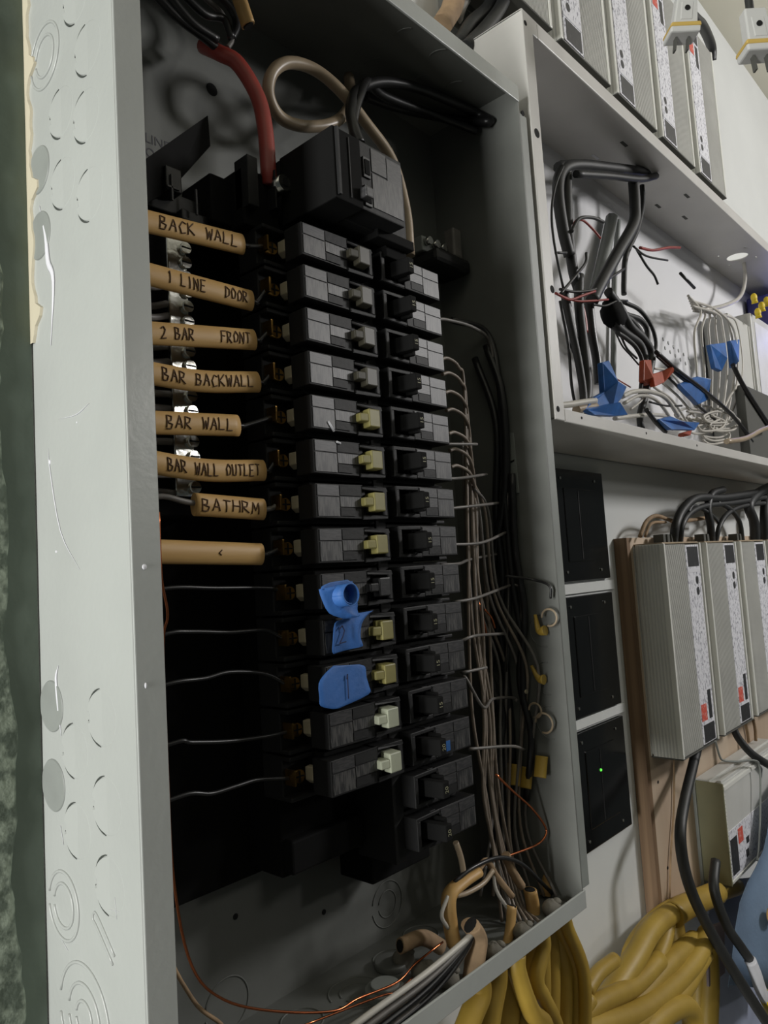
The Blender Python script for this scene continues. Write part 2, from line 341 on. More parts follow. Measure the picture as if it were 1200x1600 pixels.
# ================================================================== BREAKER BASE
base=thing('breaker_base',(7.1,D-t,2),'black moulded bus base that carries the two breaker columns','bus base')
part(B().box(1.4,11.2,3.2,3.55,3.4,18.6).box(3.4,11.2,3.2,3.55,18.5,19.6),'base_plate','matt',base,bevel=.04)  # black base; its left part also stands in for shade beside the breakers
part(B().box(4.55,7.4,2.0,3.2,3.6,19.3).box(7.4,9.7,2.0,3.2,2.5,19.3),'bus_tray','matt',base,bevel=.05)
part(B().box(6.95,7.32,.72,2.0,3.4,18.9),'centre_rail','brk',base,bevel=.02)
for i in range(14):
    z=18.5-i; part(B().box(4.3,9.95,1.9,2.1,z-.03,z+.03),'bus_rib','brk',base)
part(B().box(4.6,6.9,1.7,2.05,3.7,4.45),'empty_space_cover','matt',base,bevel=.06)
# ================================================================== BREAKERS
def mk_breaker(side, hm, label):
    """side -1: handle at the inner (right) end; +1: mirrored for the right column. Built around x offset from 7.13, z=0"""
    cx=7.13; s=-side
    def X(a,b): return (cx-a,cx-b) if s>0 else (cx+b,cx+a)   # distances from the middle line, a>b
    root=thing('circuit_breaker',(cx+side*1.4,1.5,0),label,'breaker','breakers of the left column' if side<0 else 'breakers of the right column')
    bd=B(); x=X(2.28,.2); bd.box(x[0],x[1],.74,2.0,-.475,.475)
    x=X(3.0,2.28); bd.box(x[0],x[1],1.32,2.0,-.475,.475)
    x=X(3.0,2.28); bd.box(x[0],x[1],1.05,1.4,-.475,-.38); bd.box(x[0],x[1],1.05,1.4,.38,.475)
    part(bd,'body','brk',root,bevel=.025)
    fr=B(); x=X(2.5,1.04); fr.box(x[0],x[1],.3,.9,-.385,.385)
    x=X(1.04,.17); fr.box(x[0],x[1],.3,.8,.30,.385); fr.box(x[0],x[1],.3,.8,-.385,-.30)
    x=X(.30,.17); fr.box(x[0],x[1],.3,.8,-.30,.30); x=X(1.04,.8); fr.box(x[0],x[1],.42,.8,-.385,.385)
    part(fr,'raised_face','brk',root,bevel=.02)
    # label plates of the face, each slightly proud
    for (a,b_,z0,z1,m) in ((2.46,1.80,.12,.36,'brklab'),(2.46,1.80,-.34,.09,'brkprint'),(1.77,1.08,.14,.36,'brk' if side<0 else 'brklab'),(1.77,1.08,-.12,.11,'brkprint' if side<0 else 'brklab'),(1.77,1.3,-.33,-.15,'brk')):
        x=X(a,b_); part(B().box(x[0],x[1],.285,.31,z0,z1),'label_plate',m,root)
    h=B()
    if side<0:
        h.prism([(cx-.88,.06,-.22),(cx-.5,.06,-.22),(cx-.5,.06,.22),(cx-.88,.06,.22)],(.1,.5,0))
        h.prism([(cx-1.13,.12,-.1),(cx-.87,.08,-.1),(cx-.87,.08,.1),(cx-1.13,.12,.1)],(.08,.45,0))
    else:
        h.prism([(cx+.62,-.2,-.2),(cx+.86,-.2,-.2),(cx+.86,-.2,.2),(cx+.62,-.2,.2)],(-.12,.8,0))
        h.prism([(cx+.86,.05,-.26),(cx+1.0,.05,-.26),(cx+1.0,.05,.26),(cx+.86,.05,.26)],(-.04,.5,0))
    part(h,'handle',hm,root,bevel=.03)
    sx=cx+side*2.66
    sc=part(B().cyl((sx,1.15,0),(0,.3,0),.15),'terminal_screw','brass',root)
    part(B().box(sx-.12,sx+.12,1.13,1.155,-.015,.015).box(sx-.015,sx+.015,1.13,1.155,-.12,.12),'screw_slot','dark',sc)
    x0=sx+side*.22; part(B().box(min(x0,x0+side*.05),max(x0,x0+side*.05),1.0,1.35,-.14,.2),'clamp_plate','brass',root)
    if side<0:
        hx=[(cx-2.5,.9,-.1),(cx-2.38,.9,-.2),(cx-2.26,.9,-.16),(cx-2.26,.9,.1),(cx-2.36,.9,.2),(cx-2.5,.9,.18)]
        part(B().prism(hx,(0,.25,0)),'mounting_tab','ivory',root,bevel=.02)
    return root
def copy_tree(o,parent=None):
    c=o.copy(); COL.objects.link(c)
    if parent: c.parent=parent
    ORG[c.name]=ORG[o.name].copy()
    for ch in list(o.children): copy_tree(ch,c)
    return c
ords=['first','second','third','fourth','fifth','sixth','seventh','eighth','ninth','tenth','eleventh','twelfth','thirteenth','fourteenth','fifteenth']
Z1=17.99
protoL={}
for i in range(13):
    hm='oliveshade' if i<4 else ('palehandle' if i>10 else 'olive')
    if hm not in protoL:
        r=mk_breaker(-1,hm,'x'); protoL[hm]=r
    else: r=copy_tree(protoL[hm])
    r.location=W((7.13-1.4,1.5,Z1-i))
    col={'oliveshade':'shaded olive','olive':'olive yellow','palehandle':'pale green'}[hm]
    r['label']='black breaker with %s handle, %s from the top of the left column'%(col,ords[i])
    if i==8:
        for ch in r.children:
            if ch.name.startswith('handle'): ch.data=ch.data.copy(); ch.data.materials[0]=M['black']
        r['label']='black breaker above the curled blue tape with its handle dark, ninth of left column'
# numerals
protoR=None; 
def add_number(r,tx,z):
    lettering('rating_number',tx,.17,lambda x,y:(7.13+.80-y,-.206,z-.09+x),'num',r)
for i in range(15):
    if protoR is None: protoR=mk_breaker(1,'matt','x'); r=protoR
    else: r=copy_tree(protoR)
    r.location=W((7.13+1.4,1.5,Z1+.064-i))
    r['label']='black breaker with black handle, %s from the top of the right column'%ords[i]
for i in range(15):     # after copying, so each gets its own number
    pass
rights=[o for o in COL.objects if o.get('group')=='breakers of the right column']
for r in rights:
    i=round((Z1+.064+Z0)-r.location.z/U); ORG[r.name]=Vector((7.13+1.4,1.5,Z1+.064-i))
    add_number(r,'15' if i<12 else '20',Z1+.064-i)
    if i==12:
        part(B().box(8.25,8.72,.27,.284,Z1+.064-i-.3,Z1+.064-i-.05),'blue_sticker','blue',r)
# ================================================================== MAIN BREAKER
mb=thing('main_breaker',(6.3,1.5,18.8),'bulky black main breaker above the two breaker columns','breaker')
part(B().box(5.3,8.15,.1,2.6,18.75,20.7),'body','brk',mb,bevel=.05)
part(B().box(4.95,5.85,-.55,1.3,18.72,20.42),'lug_cover','matt',mb,bevel=.03)
part(B().box(5.85,7.42,-.45,1.0,18.8,20.5),'face_block','brk',mb,bevel=.03)
part(B().box(5.02,5.1,-.62,-.5,18.8,20.4).box(5.42,5.46,-.58,-.5,18.85,20.3),'cover_rib','brk',mb,bevel=.01)
for z in (19.15,19.85): part(B().box(5.98,6.22,-.5,-.44,z-.25,z+.25),'handle_window','brklab',mb,bevel=.01)
for z in (19.15,19.85): part(B().box(6.02,6.18,-.52,-.45,z-.18,z+.18),'window_recess','matt',mb)
part(B().box(5.75,6.0,-.75,-.4,18.95,19.2),'handle','brklab',mb,bevel=.03)
part(B().box(6.3,6.82,-.47,-.44,19.85,20.42),'label_plate','brklab',mb); part(B().box(6.85,7.38,-.47,-.44,19.8,20.38),'label_plate','brklab',mb)
part(B().box(6.3,7.38,-.47,-.44,18.95,19.8),'label_plate','brkprint',mb)
part(B().box(6.9,8.3,.0,.7,18.6,18.85).box(7.4,8.2,.2,.9,18.3,18.6),'stepped_foot','matt',mb,bevel=.03)
lug=thing('lug_block',(4.6,2,18.6),'black terminal block where the red feeder lands, left of the main breaker','terminal')
part(B().box(3.9,4.95,1.4,3.1,18.5,19.9).box(3.35,3.95,1.9,3.1,18.6,19.75),'housing','matt',lug,bevel=.05)
part(B().box(3.9,4.2,1.2,1.7,18.9,20.1).box(4.62,4.66,1.1,1.7,19.0,19.95),'fin','brk',lug,bevel=.02)
sc=part(B().cyl((4.8,.95,19.62),(0,.6,0),.2),'lug_screw','steel',lug); part(B().box(4.72,4.88,.93,.96,19.54,19.7),'hex_socket','dark',sc)
# neutral bar, carrier and shield
nb=thing('neutral_bar',(2.6,3,11.8),'shiny silver neutral bar with screws behind the tan labelled sleeves','terminal bar')
part(B().box(1.95,3.05,2.35,3.2,11.8,18.6),'carrier','matt',nb,bevel=.05)
part(B().box(2.25,2.75,2.05,2.4,12.2,18.3),'bar','alu',nb,bevel=.03)
for i in range(18):
    z=18.1-i*.335
    s_=part(B().cyl((2.68,1.96,z),(0,.14,0),.13,seg=14),'bar_screw','alu',nb); part(B().box(2.56,2.8,1.955,1.968,z-.018,z+.018),'screw_slot','dark',s_)
part(B().box(1.6,3.5,2.3,3.1,18.65,19.15).box(2.2,2.6,1.9,2.4,18.95,19.5).box(2.7,3.7,2.1,2.5,18.5,18.75),'end_bracket','black',nb,bevel=.03)
part(B().box(2.3,2.34,1.85,1.9,18.7,19.3).box(2.2,2.5,1.85,1.9,18.98,19.02).box(2.95,2.99,1.9,1.95,18.6,19.2),'moulding_rib','brklab',nb)
b=B(); b.prism([PX(208,262,1.6),PX(325,180,2.4),PX(329,228,2.4),PX(268,296,2.2),PX(208,330,1.7)],(0,.07,0))
one(b,'insulating_shield','matt','bent black insulating shield at the upper left inside the panel','shield',bevel=.01)
nb2=thing('ground_bar',(13,3,20.2),'small dark terminal bar on the right inside wall beside the feeder','terminal bar')
part(B().box(12.2,14.1,2.2,3.5,20.2,20.7),'bracket','black',nb2,bevel=.15)
part(B().box(12.1,13.2,2.7,3.2,20.7,21.2),'bar','dull',nb2,bevel=.04)
for x in (12.3,12.7,13.1): part(B().cyl((x,2.75,21.0),(0,-.25,0),.13),'bar_screw','steel',nb2)
part(B().box(13.3,13.75,2.3,2.7,20.7,21.7),'lug','greyw',nb2,bevel=.06)
cl=thing('cable_clip',(BW-.1,1.4,12.9),'pale clip with a round hole on the right inside wall','clip')
XW=BW-t
def QW(px,py,o=0): q=bpx(px,py,0,XW); return Vector((XW-o,q.y,q.z))
part(B().prism([QW(781,680),QW(803,676),QW(812,770),QW(799,772)],(-.05,0,0)),'plate','dull',cl,bevel=.01)
c=QW(791,690,.05); part(B().tube([c+Vector((0,.13*math.cos(a),.13*math.sin(a))) for a in [k*math.pi/8 for k in range(17)]],.025,seg=6,n=1),'eyelet','steel',cl)
part(B().prism([QW(787,727,.05),QW(805,718,.05),QW(805,721,.05),QW(787,730,.05)],(-.01,0,0)),'slot','dark',cl)
# ================================================================== SLEEVES AND LEFT WIRES
SL=[((226,345),(378,382),'BACK WALL',.40,0),((238,430),(392,470),'1 LINE   DOOR',.42,0),((228,520),(396,531),'2 BAR    FRONT',.40,0),((230,580),(402,597),'BAR BACKWALL',.38,1),
    ((236,660),(371,665),'BAR WALL',.40,0),((238,720),(411,735),'BAR WALL OUTLET',.36,1),((303,788),(411,796),'BATHRM',.40,0),((247,862),(408,866),'<',.3,0)]
for i,(a,b_,tx,ts,bend) in enumerate(SL):
    y=1.25; p0=PX(*a,y); p1=PX(*b_,y); 
    if a[0]<250: p0=p0+(p0-p1).normalized()*.35
    mid=(p0+p1)/2; mid.z-= .1*bend
    th=thing('label_sleeve',(mid.x,y,mid.z-.25),'x','sleeve','tan cable jacket sleeves used as circuit labels')
    words={'BACK WALL':'reading BACK WALL, topmost','1 LINE   DOOR':'reading LINE DOOR, second from the top','2 BAR    FRONT':'reading 2 BAR FRONT','BAR BACKWALL':'reading BAR BACKWALL, fourth from the top','BAR WALL':'reading just BAR WALL','BAR WALL OUTLET':'reading BAR WALL OUTLET','BATHRM':'reading BATHRM, the shortest','<':'without a word, lowest of the row'}[tx]
    th['label']='tan cable jacket sleeve '+words
    pts=[p0,mid,p1]; R=.24
    part(B().tube(pts,R,seg=18,flat=.55,n=8,caps=True),'jacket','tan',th)
    part(B().tube([p1-(p1-p0).normalized()*.01,p1+(p1-p0).normalized()*.012],R*.75,seg=14,flat=.5),'open_end','dark',th)
    if tx:
        L=(p1-p0).length; S=smooth(pts,20); o_=.62 if a[0]<250 else .12
        def fn(u,v,S=S,L=L,o_=o_):
            q=min(max((u+o_)/L,0),1)*(len(S)-1); k=min(int(q),len(S)-2); P=S[k].lerp(S[k+1],q-k); v=max(-.17,min(.17,v))
            return Vector((P.x, P.y-.55*math.sqrt(.24**2-v*v)-.008, P.z+v))
        strokes('handwriting',tx,.24 if tx!='<' else .1,(L-o_-.15) if tx!='<' else .1,fn if tx!='<' else (lambda u,v:fn(u+1.05,v)),'ink',th)
# wires from each left breaker terminal; they run behind the left flange and down
wp={8:[(424,919),(340,919),(255,920)],9:[(415,985),(360,988),(300,987),(258,991)],10:[(415,1053),(360,1050),(320,1060),(262,1069)],11:[(418,1150),(360,1158),(300,1160),(275,1160)],12:[(405,1218),(370,1228),(330,1240),(285,1243)]}
for i in range(13):
    z=Z1-i; t0=Vector((4.3,1.2,z))
    if i in wp: P=[t0]+[PX(x,y,1.3) for x,y in wp[i]]
    else:
        a,b_=SL[i][0],SL[i][1]; P=[t0,PX(*b_,1.25)+Vector((.15,0,0)),PX(*b_,1.25),PX(*a,1.25)]
        if i==6: P=[t0,PX(411,796,1.25),PX(303,786,1.25),PX(245,776,1.3)]
    e=P[-1]; P+= [Vector((.42,1.5+.06*(i%4),e.z-.3)),Vector((.35,1.6+.1*(i%4),e.z-1.4))]
    cable('branch_wire',P,.045 if i>=8 else .06,'blackw' if i>=7 else 'greyw' if i>=6 else 'blackw','dark thin wire from the %s left breaker terminal to the left wall of the panel'%ords[i],'wire','wires of the left breaker column',seg=7)
for k,(y0,y1) in enumerate([(447,447),(478,474),(495,493),(541,541),(565,565),(612,616),(634,638),(687,690),(740,742),(527,520),(765,770)]):
    a=PX(228,y0,1.9); b_=PX(262+3*(k%3),y1,2.2); cable('neutral_wire',[a+Vector((-.5,0,.2)),a,b_,b_+Vector((.2,.1,0))],.075,'greyw','grey wire end entering the neutral bar, %s of the stubs from the top'%ords[k],'wire','short grey wires into the neutral bar')
cable('ground_wire',[bpx(248,800,1,.6),bpx(252,900,1,.6),bpx(262,960,1,.7),bpx(255,1010,1,.8),bpx(262,1200,1,.9),bpx(272,1380,1,1.),bpx(300,1510,1,1.),bpx(350,1562,1,1.2),bpx(430,1580,1,1.3),bpx(520,1580,1,1.3),bpx(560,1560,1,1.3),bpx(620,1535,1,1.35),bpx(650,1505,1,1.4),bpx(692,1472,1,1.4)],.028,'copper','thin bare copper wire down the left side and across the panel floor','wire',seg=6)
cable('ground_wire',[bpx(250,1200,1,1.),bpx(255,1450,1,1.3),bpx(300,1560,1,1.4),bpx(345,1600,1,1.4),bpx(360,1625,1,1.4)],.04,'kraft','brown wire hanging inside the lower left corner of the panel','wire')
cable('copper_offcut',[bpx(470,1604,1,.9),bpx(590,1558,1,1.2),bpx(618,1550,1,1.2),bpx(645,1528,1,1.2)],.026,'copper','short copper end on the panel floor beside the long ground wire','wire',seg=6)
# ================================================================== FEEDERS
rd=thing('red_feeder',(4.5,1.5,19),'thick red feeder wire curving down to the terminal block','wire')
part(B().tube([PXi(318,72,2.9),PXi(345,84,2.3),PXi(372,100,2.),PXi(402,150,1.7),PXi(414,200,1.5),PXi(419,262,1.35),PXi(420,290,1.4)],.19,seg=14),'insulation','redw',rd)
cable('neutral_feeder',[PXi(640,400,1.5),PXi(634,330,1.5),PXi(612,250,1.5),PXi(570,190,1.5),PXi(530,140,1.6),PXi(490,108,1.8),PXi(450,98,1.9),PXi(425,115,2.),PXi(420,150,2.1),PXi(440,185,2.2),PXi(480,198,2.1),PXi(525,190,2.),PXi(548,160,2.2),PXi(545,120,2.6)],.16,'cream','thick tan-white feeder looped once above the main breaker','wire',seg=14)
cable('black_feeder',[PXi(562,225,.8),PXi(553,200,.9),PXi(548,170,1.1),PXi(560,140,1.4),PXi(600,128,1.6),PXi(660,140,1.7),PXi(740,175,1.8),PXi(765,190,2.),PXi(700,185,2.4),PXi(620,168,2.6),PXi(570,150,2.8)],.15,'blackw','thick black feeder looping right from the main breaker','wire',seg=12)
cable('black_feeder',[PXi(555,230,1.1),PXi(552,190,1.1),PXi(562,150,1.2),PXi(575,128,1.5),PXi(600,150,1.9),PXi(680,180,2.2),PXi(745,205,2.4)],.13,'blackw','second black feeder rising just behind the main breaker','wire',seg=12)
for k,(pp,m,lb) in enumerate([
   ([(262,-10),(300,35),(340,62)],'blackw','black wire bundle strand at the very top left inside the panel, lowest'),
   ([(285,-10),(320,22),(350,30),(362,60)],'blackw','black wire strand at the top left, passing under the tan jacket'),
   ([(310,-12),(345,20),(355,45),(362,62),(355,75)],'greyw','grey wire strand among the black ones at the top left'),
   ([(240,-10),(280,30),(320,60),(350,85)],'blackw','black wire strand nearest the left flange at the top'),
   ([(340,-10),(362,15),(370,40),(362,60)],'blackw','black wire strand beside the tan jacket at the top')]):
    cable('entry_wire',[PX(x,y,2.0+.1*k) for x,y in pp],.10 if m=='blackw' else .07,m,lb,'wire','wires entering at the top left')
th=thing('cable_jacket',PX(385,45,1.7),'tan cable jacket end hanging from the top left of the panel','cable')
part(B().tube([PX(366,-25,1.7),PX(378,10,1.7),PX(388,40,1.7)],.2,seg=14,flat=.7),'jacket','tan',th); part(B().tube([PX(387,37,1.69),PX(389,42,1.68)],.15,seg=12,flat=.7),'open_end','dark',th)
# ================================================================== RIGHT BUNDLE
random.seed(3)
starts=[(692,497),(700,560),(703,583),(706,612),(709,640),(712,676),(714,702),(716,728)]
for k,(sx,sy) in enumerate(starts):
    a=PXi(sx-12,sy+2,.95); k2=k*3.2
    P=[a,PXi(sx,sy,.98),PXi(sx+16+k*.5,sy+14,1.05),PXi(722+k2,sy+50,1.15+.04*k),PXi(726+k2*1.1+random.uniform(-4,4),850,1.3+.05*k),PXi(736+k2+random.uniform(-8,8),980,1.4+.05*k),PXi(744+k2+random.uniform(-9,9),1120,1.5),PXi(752+k2+random.uniform(-8,8),1250,1.5),PXi(770+k2*2,1370+5*k,1.4),PXi(775+k2*3,1440,1.3)]
    if k==0: P=[a,PXi(700,500,1.),PXi(740,512,1.2),PXi(765,535,1.5),PXi(775,600,1.9),PXi(790,700,2.2),PXi(795,900,2.2),PXi(790,1150,2.),PXi(800,1380,1.8)]
    cable('white_branch_wire' if k else 'black_branch_wire',P,.052,'greyw' if k in(0,) else 'dullwhite','pale wire falling from the %s breaker of the right column'%ords[k+2] if k else 'dark wire arching over the pale bundle from the second right breaker','wire','wires bundled right of the breakers' if k else None,seg=7)
for k in range(7):
    x=728+k*5; J=lambda:random.uniform(-7,7)
    P=[PXi(722+k*3,690+k*12,1.3),PXi(x+J(),800,1.5),PXi(x+3+k*2+J(),930,1.6),PXi(750+k*14+J(),1040,1.7+.1*k),PXi(760+k*12+J(),1150,1.8),PXi(768+k*9,1290,1.7),PXi(750+k*20,1400,1.4)]
    cable('white_branch_wire',P,.05,'dullwhite' if k%2 else 'greyw','pale wire inside the bundle right of the breakers, strand %s from the left'%ords[k],'wire','wires bundled right of the breakers',seg=7)
hz=[([(640,757-10),(690,748),(720,747),(760,741)],5),([(640,795),(700,795),(745,790),(778,786)],6),([(640,851),(700,851),(752,848),(790,832)],7),([(628,892),(690,882),(716,881),(735,874),(775,866)],8),
    ([(640,948),(715,940),(745,934),(788,918),(806,914),(815,930),(814,1010),(818,1050)],9),([(640,1010),(724,1000),(745,993),(788,990)],10),([(660,1060),(728,1050),(760,1043)],11),([(640,1085),(728,1060),(755,1105),(770,1092),(800,1090),(808,1095)],12),([(690,1175),(740,1170),(800,1166),(820,1172)],13),([(640,690),(700,694),(745,694)],4)]
for pp,i in hz:
    P=[PXi(*pp[0],1.0)]+[PXi(x,y,.75 if j<2 else 1.1+.2*j) for j,(x,y) in enumerate(pp[1:])]
    P[0]=PXi(pp[1][0]-6,pp[1][1]+1,.95)
    cable('terminal_wire',P,.045,'greyw','thin grey wire crossing right from the %s breaker of the right column'%ords[i],'wire','wires leaving the right breaker column sideways',seg=7)
for k,(pp,yy,r) in enumerate([([(705,500),(760,520),(780,600),(788,760),(800,900),(815,1000),(818,1100)],2.2,.11),([(760,540),(785,620),(790,760),(770,900),(790,1050),(800,1200),(790,1340)],2.9,.14),([(800,740),(806,860),(820,960),(812,1060),(830,1150),(822,1250)],2.7,.11),
       ([(790,900),(830,905),(858,915),(874,935)],1.3,.04),([(796,745),(795,860),(797,960),(792,1050)],1.6,.035),([(760,1050),(785,1120),(775,1200),(790,1300),(800,1380)],2.,.14),([(775,1085),(765,1160),(780,1260),(770,1340)],2.4,.14),([(742,560),(775,660),(775,800),(785,920),(760,1080)],2.6,.12)]):
    cable('black_branch_wire',[PXi(x,y,yy) for x,y in pp],r,'blackw','black wire in the dark gutter right of the breakers, %s of its kind'%ords[k],'wire','black wires in the right gutter',seg=8)
for k,(pp,) in enumerate([([(836,960),(842,985),(852,985)],),([(830,1040),(842,1060),(850,1062)],)]):
    cable('yellow_jacket',[PXi(x,y,2.2) for x,y in pp],.16,'yellow','torn yellow cable jacket showing behind the wires, %s one'%('upper' if k==0 else 'lower'),'cable',taper=lambda t:.3+.7*t,seg=10)
for k,(c_,r) in enumerate([((800,1210),(.3,.3)),((822,1215),(.22,.45)),((845,1198),(.22,.22))]):
    p=PXi(*c_,1.9); o=B(); o.tube([p+Vector((-.1,0,-.3)),p,p+Vector((.1,0,.3))],r[0],seg=12,flat=.5); one(o,'yellow_jacket','yellow','stub of yellow cable jacket in the gutter, %s of the lower three'%['left','middle','right'][k],'cable')
for k,(x,y,r) in enumerate([(858,965,.26),(850,1130,.3),(836,1110,.22)]):
    p=PXi(x,y,2.2); one(B().tube([p+Vector((0,r*math.cos(a),r*math.sin(a))) for a in [j*.5 for j in range(11)]],.035,seg=6,n=3),'wire_curl','cream','curled pale wire against the right inside wall, %s'%['upper','lower','middle'][k],'wire')
p=PXi(815,1080,1.6); one(B().cyl(p,(0,-.2,0),.07),'wire_nut','ivory','small ivory wire tip shining in the dark gutter','connector')
cable('copper_ground',[PXi(775,1210,1.3),PXi(800,1235,1.2),PXi(830,1262,1.1),PXi(850,1288,1.),PXi(853,1304,1.),PXi(838,1320,1.),PXi(795,1337,1.),PXi(760,1350,1.1),PXi(725,1372,1.2)],.035,'copper','bright bare copper wire bent like a hook at the lower right','wire',seg=7)
cable('copper_ground',[PXi(748,940,1.6),PXi(757,975,1.6),PXi(760,990,1.6)],.03,'copper','short copper ends glinting in the bundle, left strand','wire',seg=6)
cable('copper_ground',[PXi(757,952,1.6),PXi(768,965,1.6),PXi(774,982,1.6)],.03,'copper','short copper ends glinting in the bundle, right strand','wire',seg=6)
# ================================================================== BOTTOM JACKETS, CLAMPS, FLOOR WIRES
def stub(n,pp,yy,r,m,label,flat=.7):
    th=thing('cable_jacket',PX(*pp[0],yy)-Vector((0,0,.1)),label,'cable','cable jackets cut open at the panel floor')
    P=[PX(x,y,yy) for x,y in pp]; part(B().tube(P,r,seg=14,flat=flat),'jacket',m,th)
    d=(P[-1]-P[-2]).normalized(); part(B().tube([P[-1]-d*.02,P[-1]+d*.015],r*.78,seg=12,flat=flat),'open_end','dark',th)
    return th
stub(1,[(710,1478),(703,1440),(702,1400),(722,1378),(745,1362)],.9,.22,'tan','tan cable jacket bowed left with its end torn open')
stub(2,[(738,1535),(742,1500),(746,1465),(735,1445)],.35,.28,'kraft','widest brown paper-lined jacket in front on the panel floor')
stub(3,[(792,1478),(797,1450),(800,1415)],.7,.17,'tan','upright tan jacket in the middle with white wires in its mouth')
stub(4,[(832,1450),(833,1420),(828,1390)],1.0,.22,'tan','upright tan jacket just left of the panel corner')
stub(5,[(852,1400),(858,1350),(862,1310)],1.2,.17,'tan','tall tan jacket standing nearest the right inside wall')
cable('paper_strand',[PX(858,1340,1.1),PX(868,1290,1.1),PX(884,1258,1.1)],.05,'kraft','pale paper strand rising from the tallest jacket','wire',taper=lambda t:1-.5*t)
stub(6,[(690,1480),(660,1465),(625,1478)],1.6,.2,'kraft','brown paper-lined jacket lying low behind the others')
for k,(pp,yy,r,m) in enumerate([([(745,1362),(760,1345),(775,1368),(800,1400)],.9,.09,'kraft'),([(712,1400),(730,1395),(755,1380),(770,1360)],.8,.07,'cream'),([(815,1385),(800,1360),(790,1335)],1.,.13,'kraft'),([(770,1345),(775,1390),(800,1430),(803,1450)],.9,.05,'white'),([(775,1340),(790,1400),(806,1440)],.95,.05,'greyw'),([(712,1316),(720,1340),(725,1368)],.9,.08,'cream'),([(700,1400),(690,1430),(700,1450)],.85,.05,'white')]):
    cable('loose_wire',[PX(x,y,yy) for x,y in pp],r,m,'%s at the cut jackets on the panel floor, %s'%({'kraft':'curled brown paper strip','cream':'cream wire','white':'white wire','greyw':'grey wire'}[m],ords[k]),'wire')
cable('loose_wire',[PX(710,1378,.9),PX(740,1355,.8),PX(780,1340,.8),PX(815,1350,.8),PX(845,1378,.9),PX(862,1395,1.)],.06,'blackw','black wire arched over the cut jackets','wire')
for k,(x,y,m,r) in enumerate([(0,0,'white',.075),(8,10,'greyw',.07),(16,20,'blackw',.07),(10,26,'blackw',.065),(26,26,'greyw',.05),(4,14,'cream',.05),(20,34,'blackw',.06)]):
    P=[PX(745-k,1452+k*1.5,.3),PX(715+x*.5,1480+y*.3,.35),PX(660+x,1525+y*.7,.4),PX(590+x,1575+y,.5),PX(540+x,1612+y,.6)]
    cable('floor_wire',P,r,m,'%s wire sweeping over the panel floor, %s of the bunch'%({'white':'white','greyw':'grey','blackw':'black','cream':'cream'}[m],ords[k]),'wire','wires sweeping across the panel floor',seg=8)
for k,(x,y) in enumerate([(775,1490),(820,1458),(862,1420),(700,1530),(660,1520),(630,1500)]):
    q=bpx(x,y,2,.2); q.y=max(.45,q.y); o=B(); o.ball((q.x,q.y,.22),.32,.28,.25,jit=.06); o.ball((q.x+.15,q.y-.1,.38),.14,.14,.1,jit=.08)
    one(o,'putty_lump','putty','grey putty lump on the panel floor, %s'%['third from right','second from right','rightmost','front','fourth from right','leftmost'][k],'putty')
one(B().cyl((7.2,1.6,.06),(0,0,.2),.5,seg=24).cyl((7.2,1.6,.25),(0,0,.12),.36,seg=24),'conduit_bushing','dull','round conduit bushing on the panel floor behind the swept wires','fitting',bevel=.02)
one(B().cyl((8.3,2.4,.06),(0,0,.16),.45,seg=24),'floor_disc','inner','flat round cap on the panel floor beside the bushing','fitting',bevel=.03)
# ================================================================== BLUE TAPE
def sheet(name,pts,y,m,label,cat,th_=.03,wave=.0):
    return one(B().prism([PX(a[0],a[1],y+(wave*math.sin(i*1.9))) for i,a in enumerate(pts)],(0,th_,0)),name,m,label,cat)
def grid_sheet(name,L,R,y,m,label,cat,n=10,bulge=None,parent=None):
    """soft sheet between two pixel edges L and R (lists of the same length), bulging along y"""
    vs=[];fs=[];k=len(L)
    LL=smooth([Vector((a[0],a[1],0)) for a in L],3); RR=smooth([Vector((a[0],a[1],0)) for a in R],3); k=len(LL)
    for i in range(k):
        for j in range(n+1):
            t_=j/n; px=LL[i].x*(1-t_)+RR[i].x*t_; py=LL[i].y*(1-t_)+RR[i].y*t_
            vs.append(PX(px,py,y)+Vector((0,bulge(i/(k-1),t_) if bulge else 0,0)))
    N=len(vs); vs+= [v+Vector((0,.012,0)) for v in vs]
    for i in range(k-1):
        for j in range(n): a=i*(n+1)+j; fs+=[(a,a+1,a+n+2,a+n+1),(a+N,a+N+n+1,a+N+n+2,a+N+1)]
    for i in range(k-1): a=i*(n+1); fs+=[(a,a+n+1,a+n+1+N,a+N),(a+n,a+n+N,a+2*n+1+N,a+2*n+1)]
    for j in range(n): a=j; c=(k-1)*(n+1)+j; fs+=[(a,a+N,a+N+1,a+1),(c,c+1,c+1+N,c+N)]
    b=B().add(vs,fs,True)
    return part(b,name,m,parent) if parent else one(b,name,m,label,cat)
tp=thing('tape_piece',PX(530,965,.2),'blue masking tape whose upper end is curled into a roll','tape')
grid_sheet('tape_strip',[(496,921),(500,935),(512,958),(535,967)],[(548,908),(556,940),(556,953),(560,962)],.05,'tape','','',bulge=lambda u,v:-.15*math.sin(math.pi*v)-.05,parent=tp)
grid_sheet('tape_strip',[(512,910),(499,916),(496,922)],[(538,906),(548,912),(550,918)],.05,'tape','','',bulge=lambda u,v:-.1,parent=tp)
c=PX(549,929,-.38); b=B(); n=40
for k in range(n+1):
    a=math.pi+k/n*2*math.pi*1.25; rr=.245-.05*max(0,k/n-.78)/.22
    for w_ in (0,.33,.66,1): b.v.append(Vector((c.x+rr*math.cos(a)-.10*w_, c.y+.5*w_, c.z+rr*1.0*math.sin(a)-.02*w_)))
for k in range(n):
    for j in range(3): q0=4*k+j; b.f.append((q0,q0+1,q0+5,q0+4)); b.sm.append(True)
o=part(b,'tape_curl','tape',tp); md=o.modifiers.new('thickness','SOLIDIFY'); md.thickness=.02*U
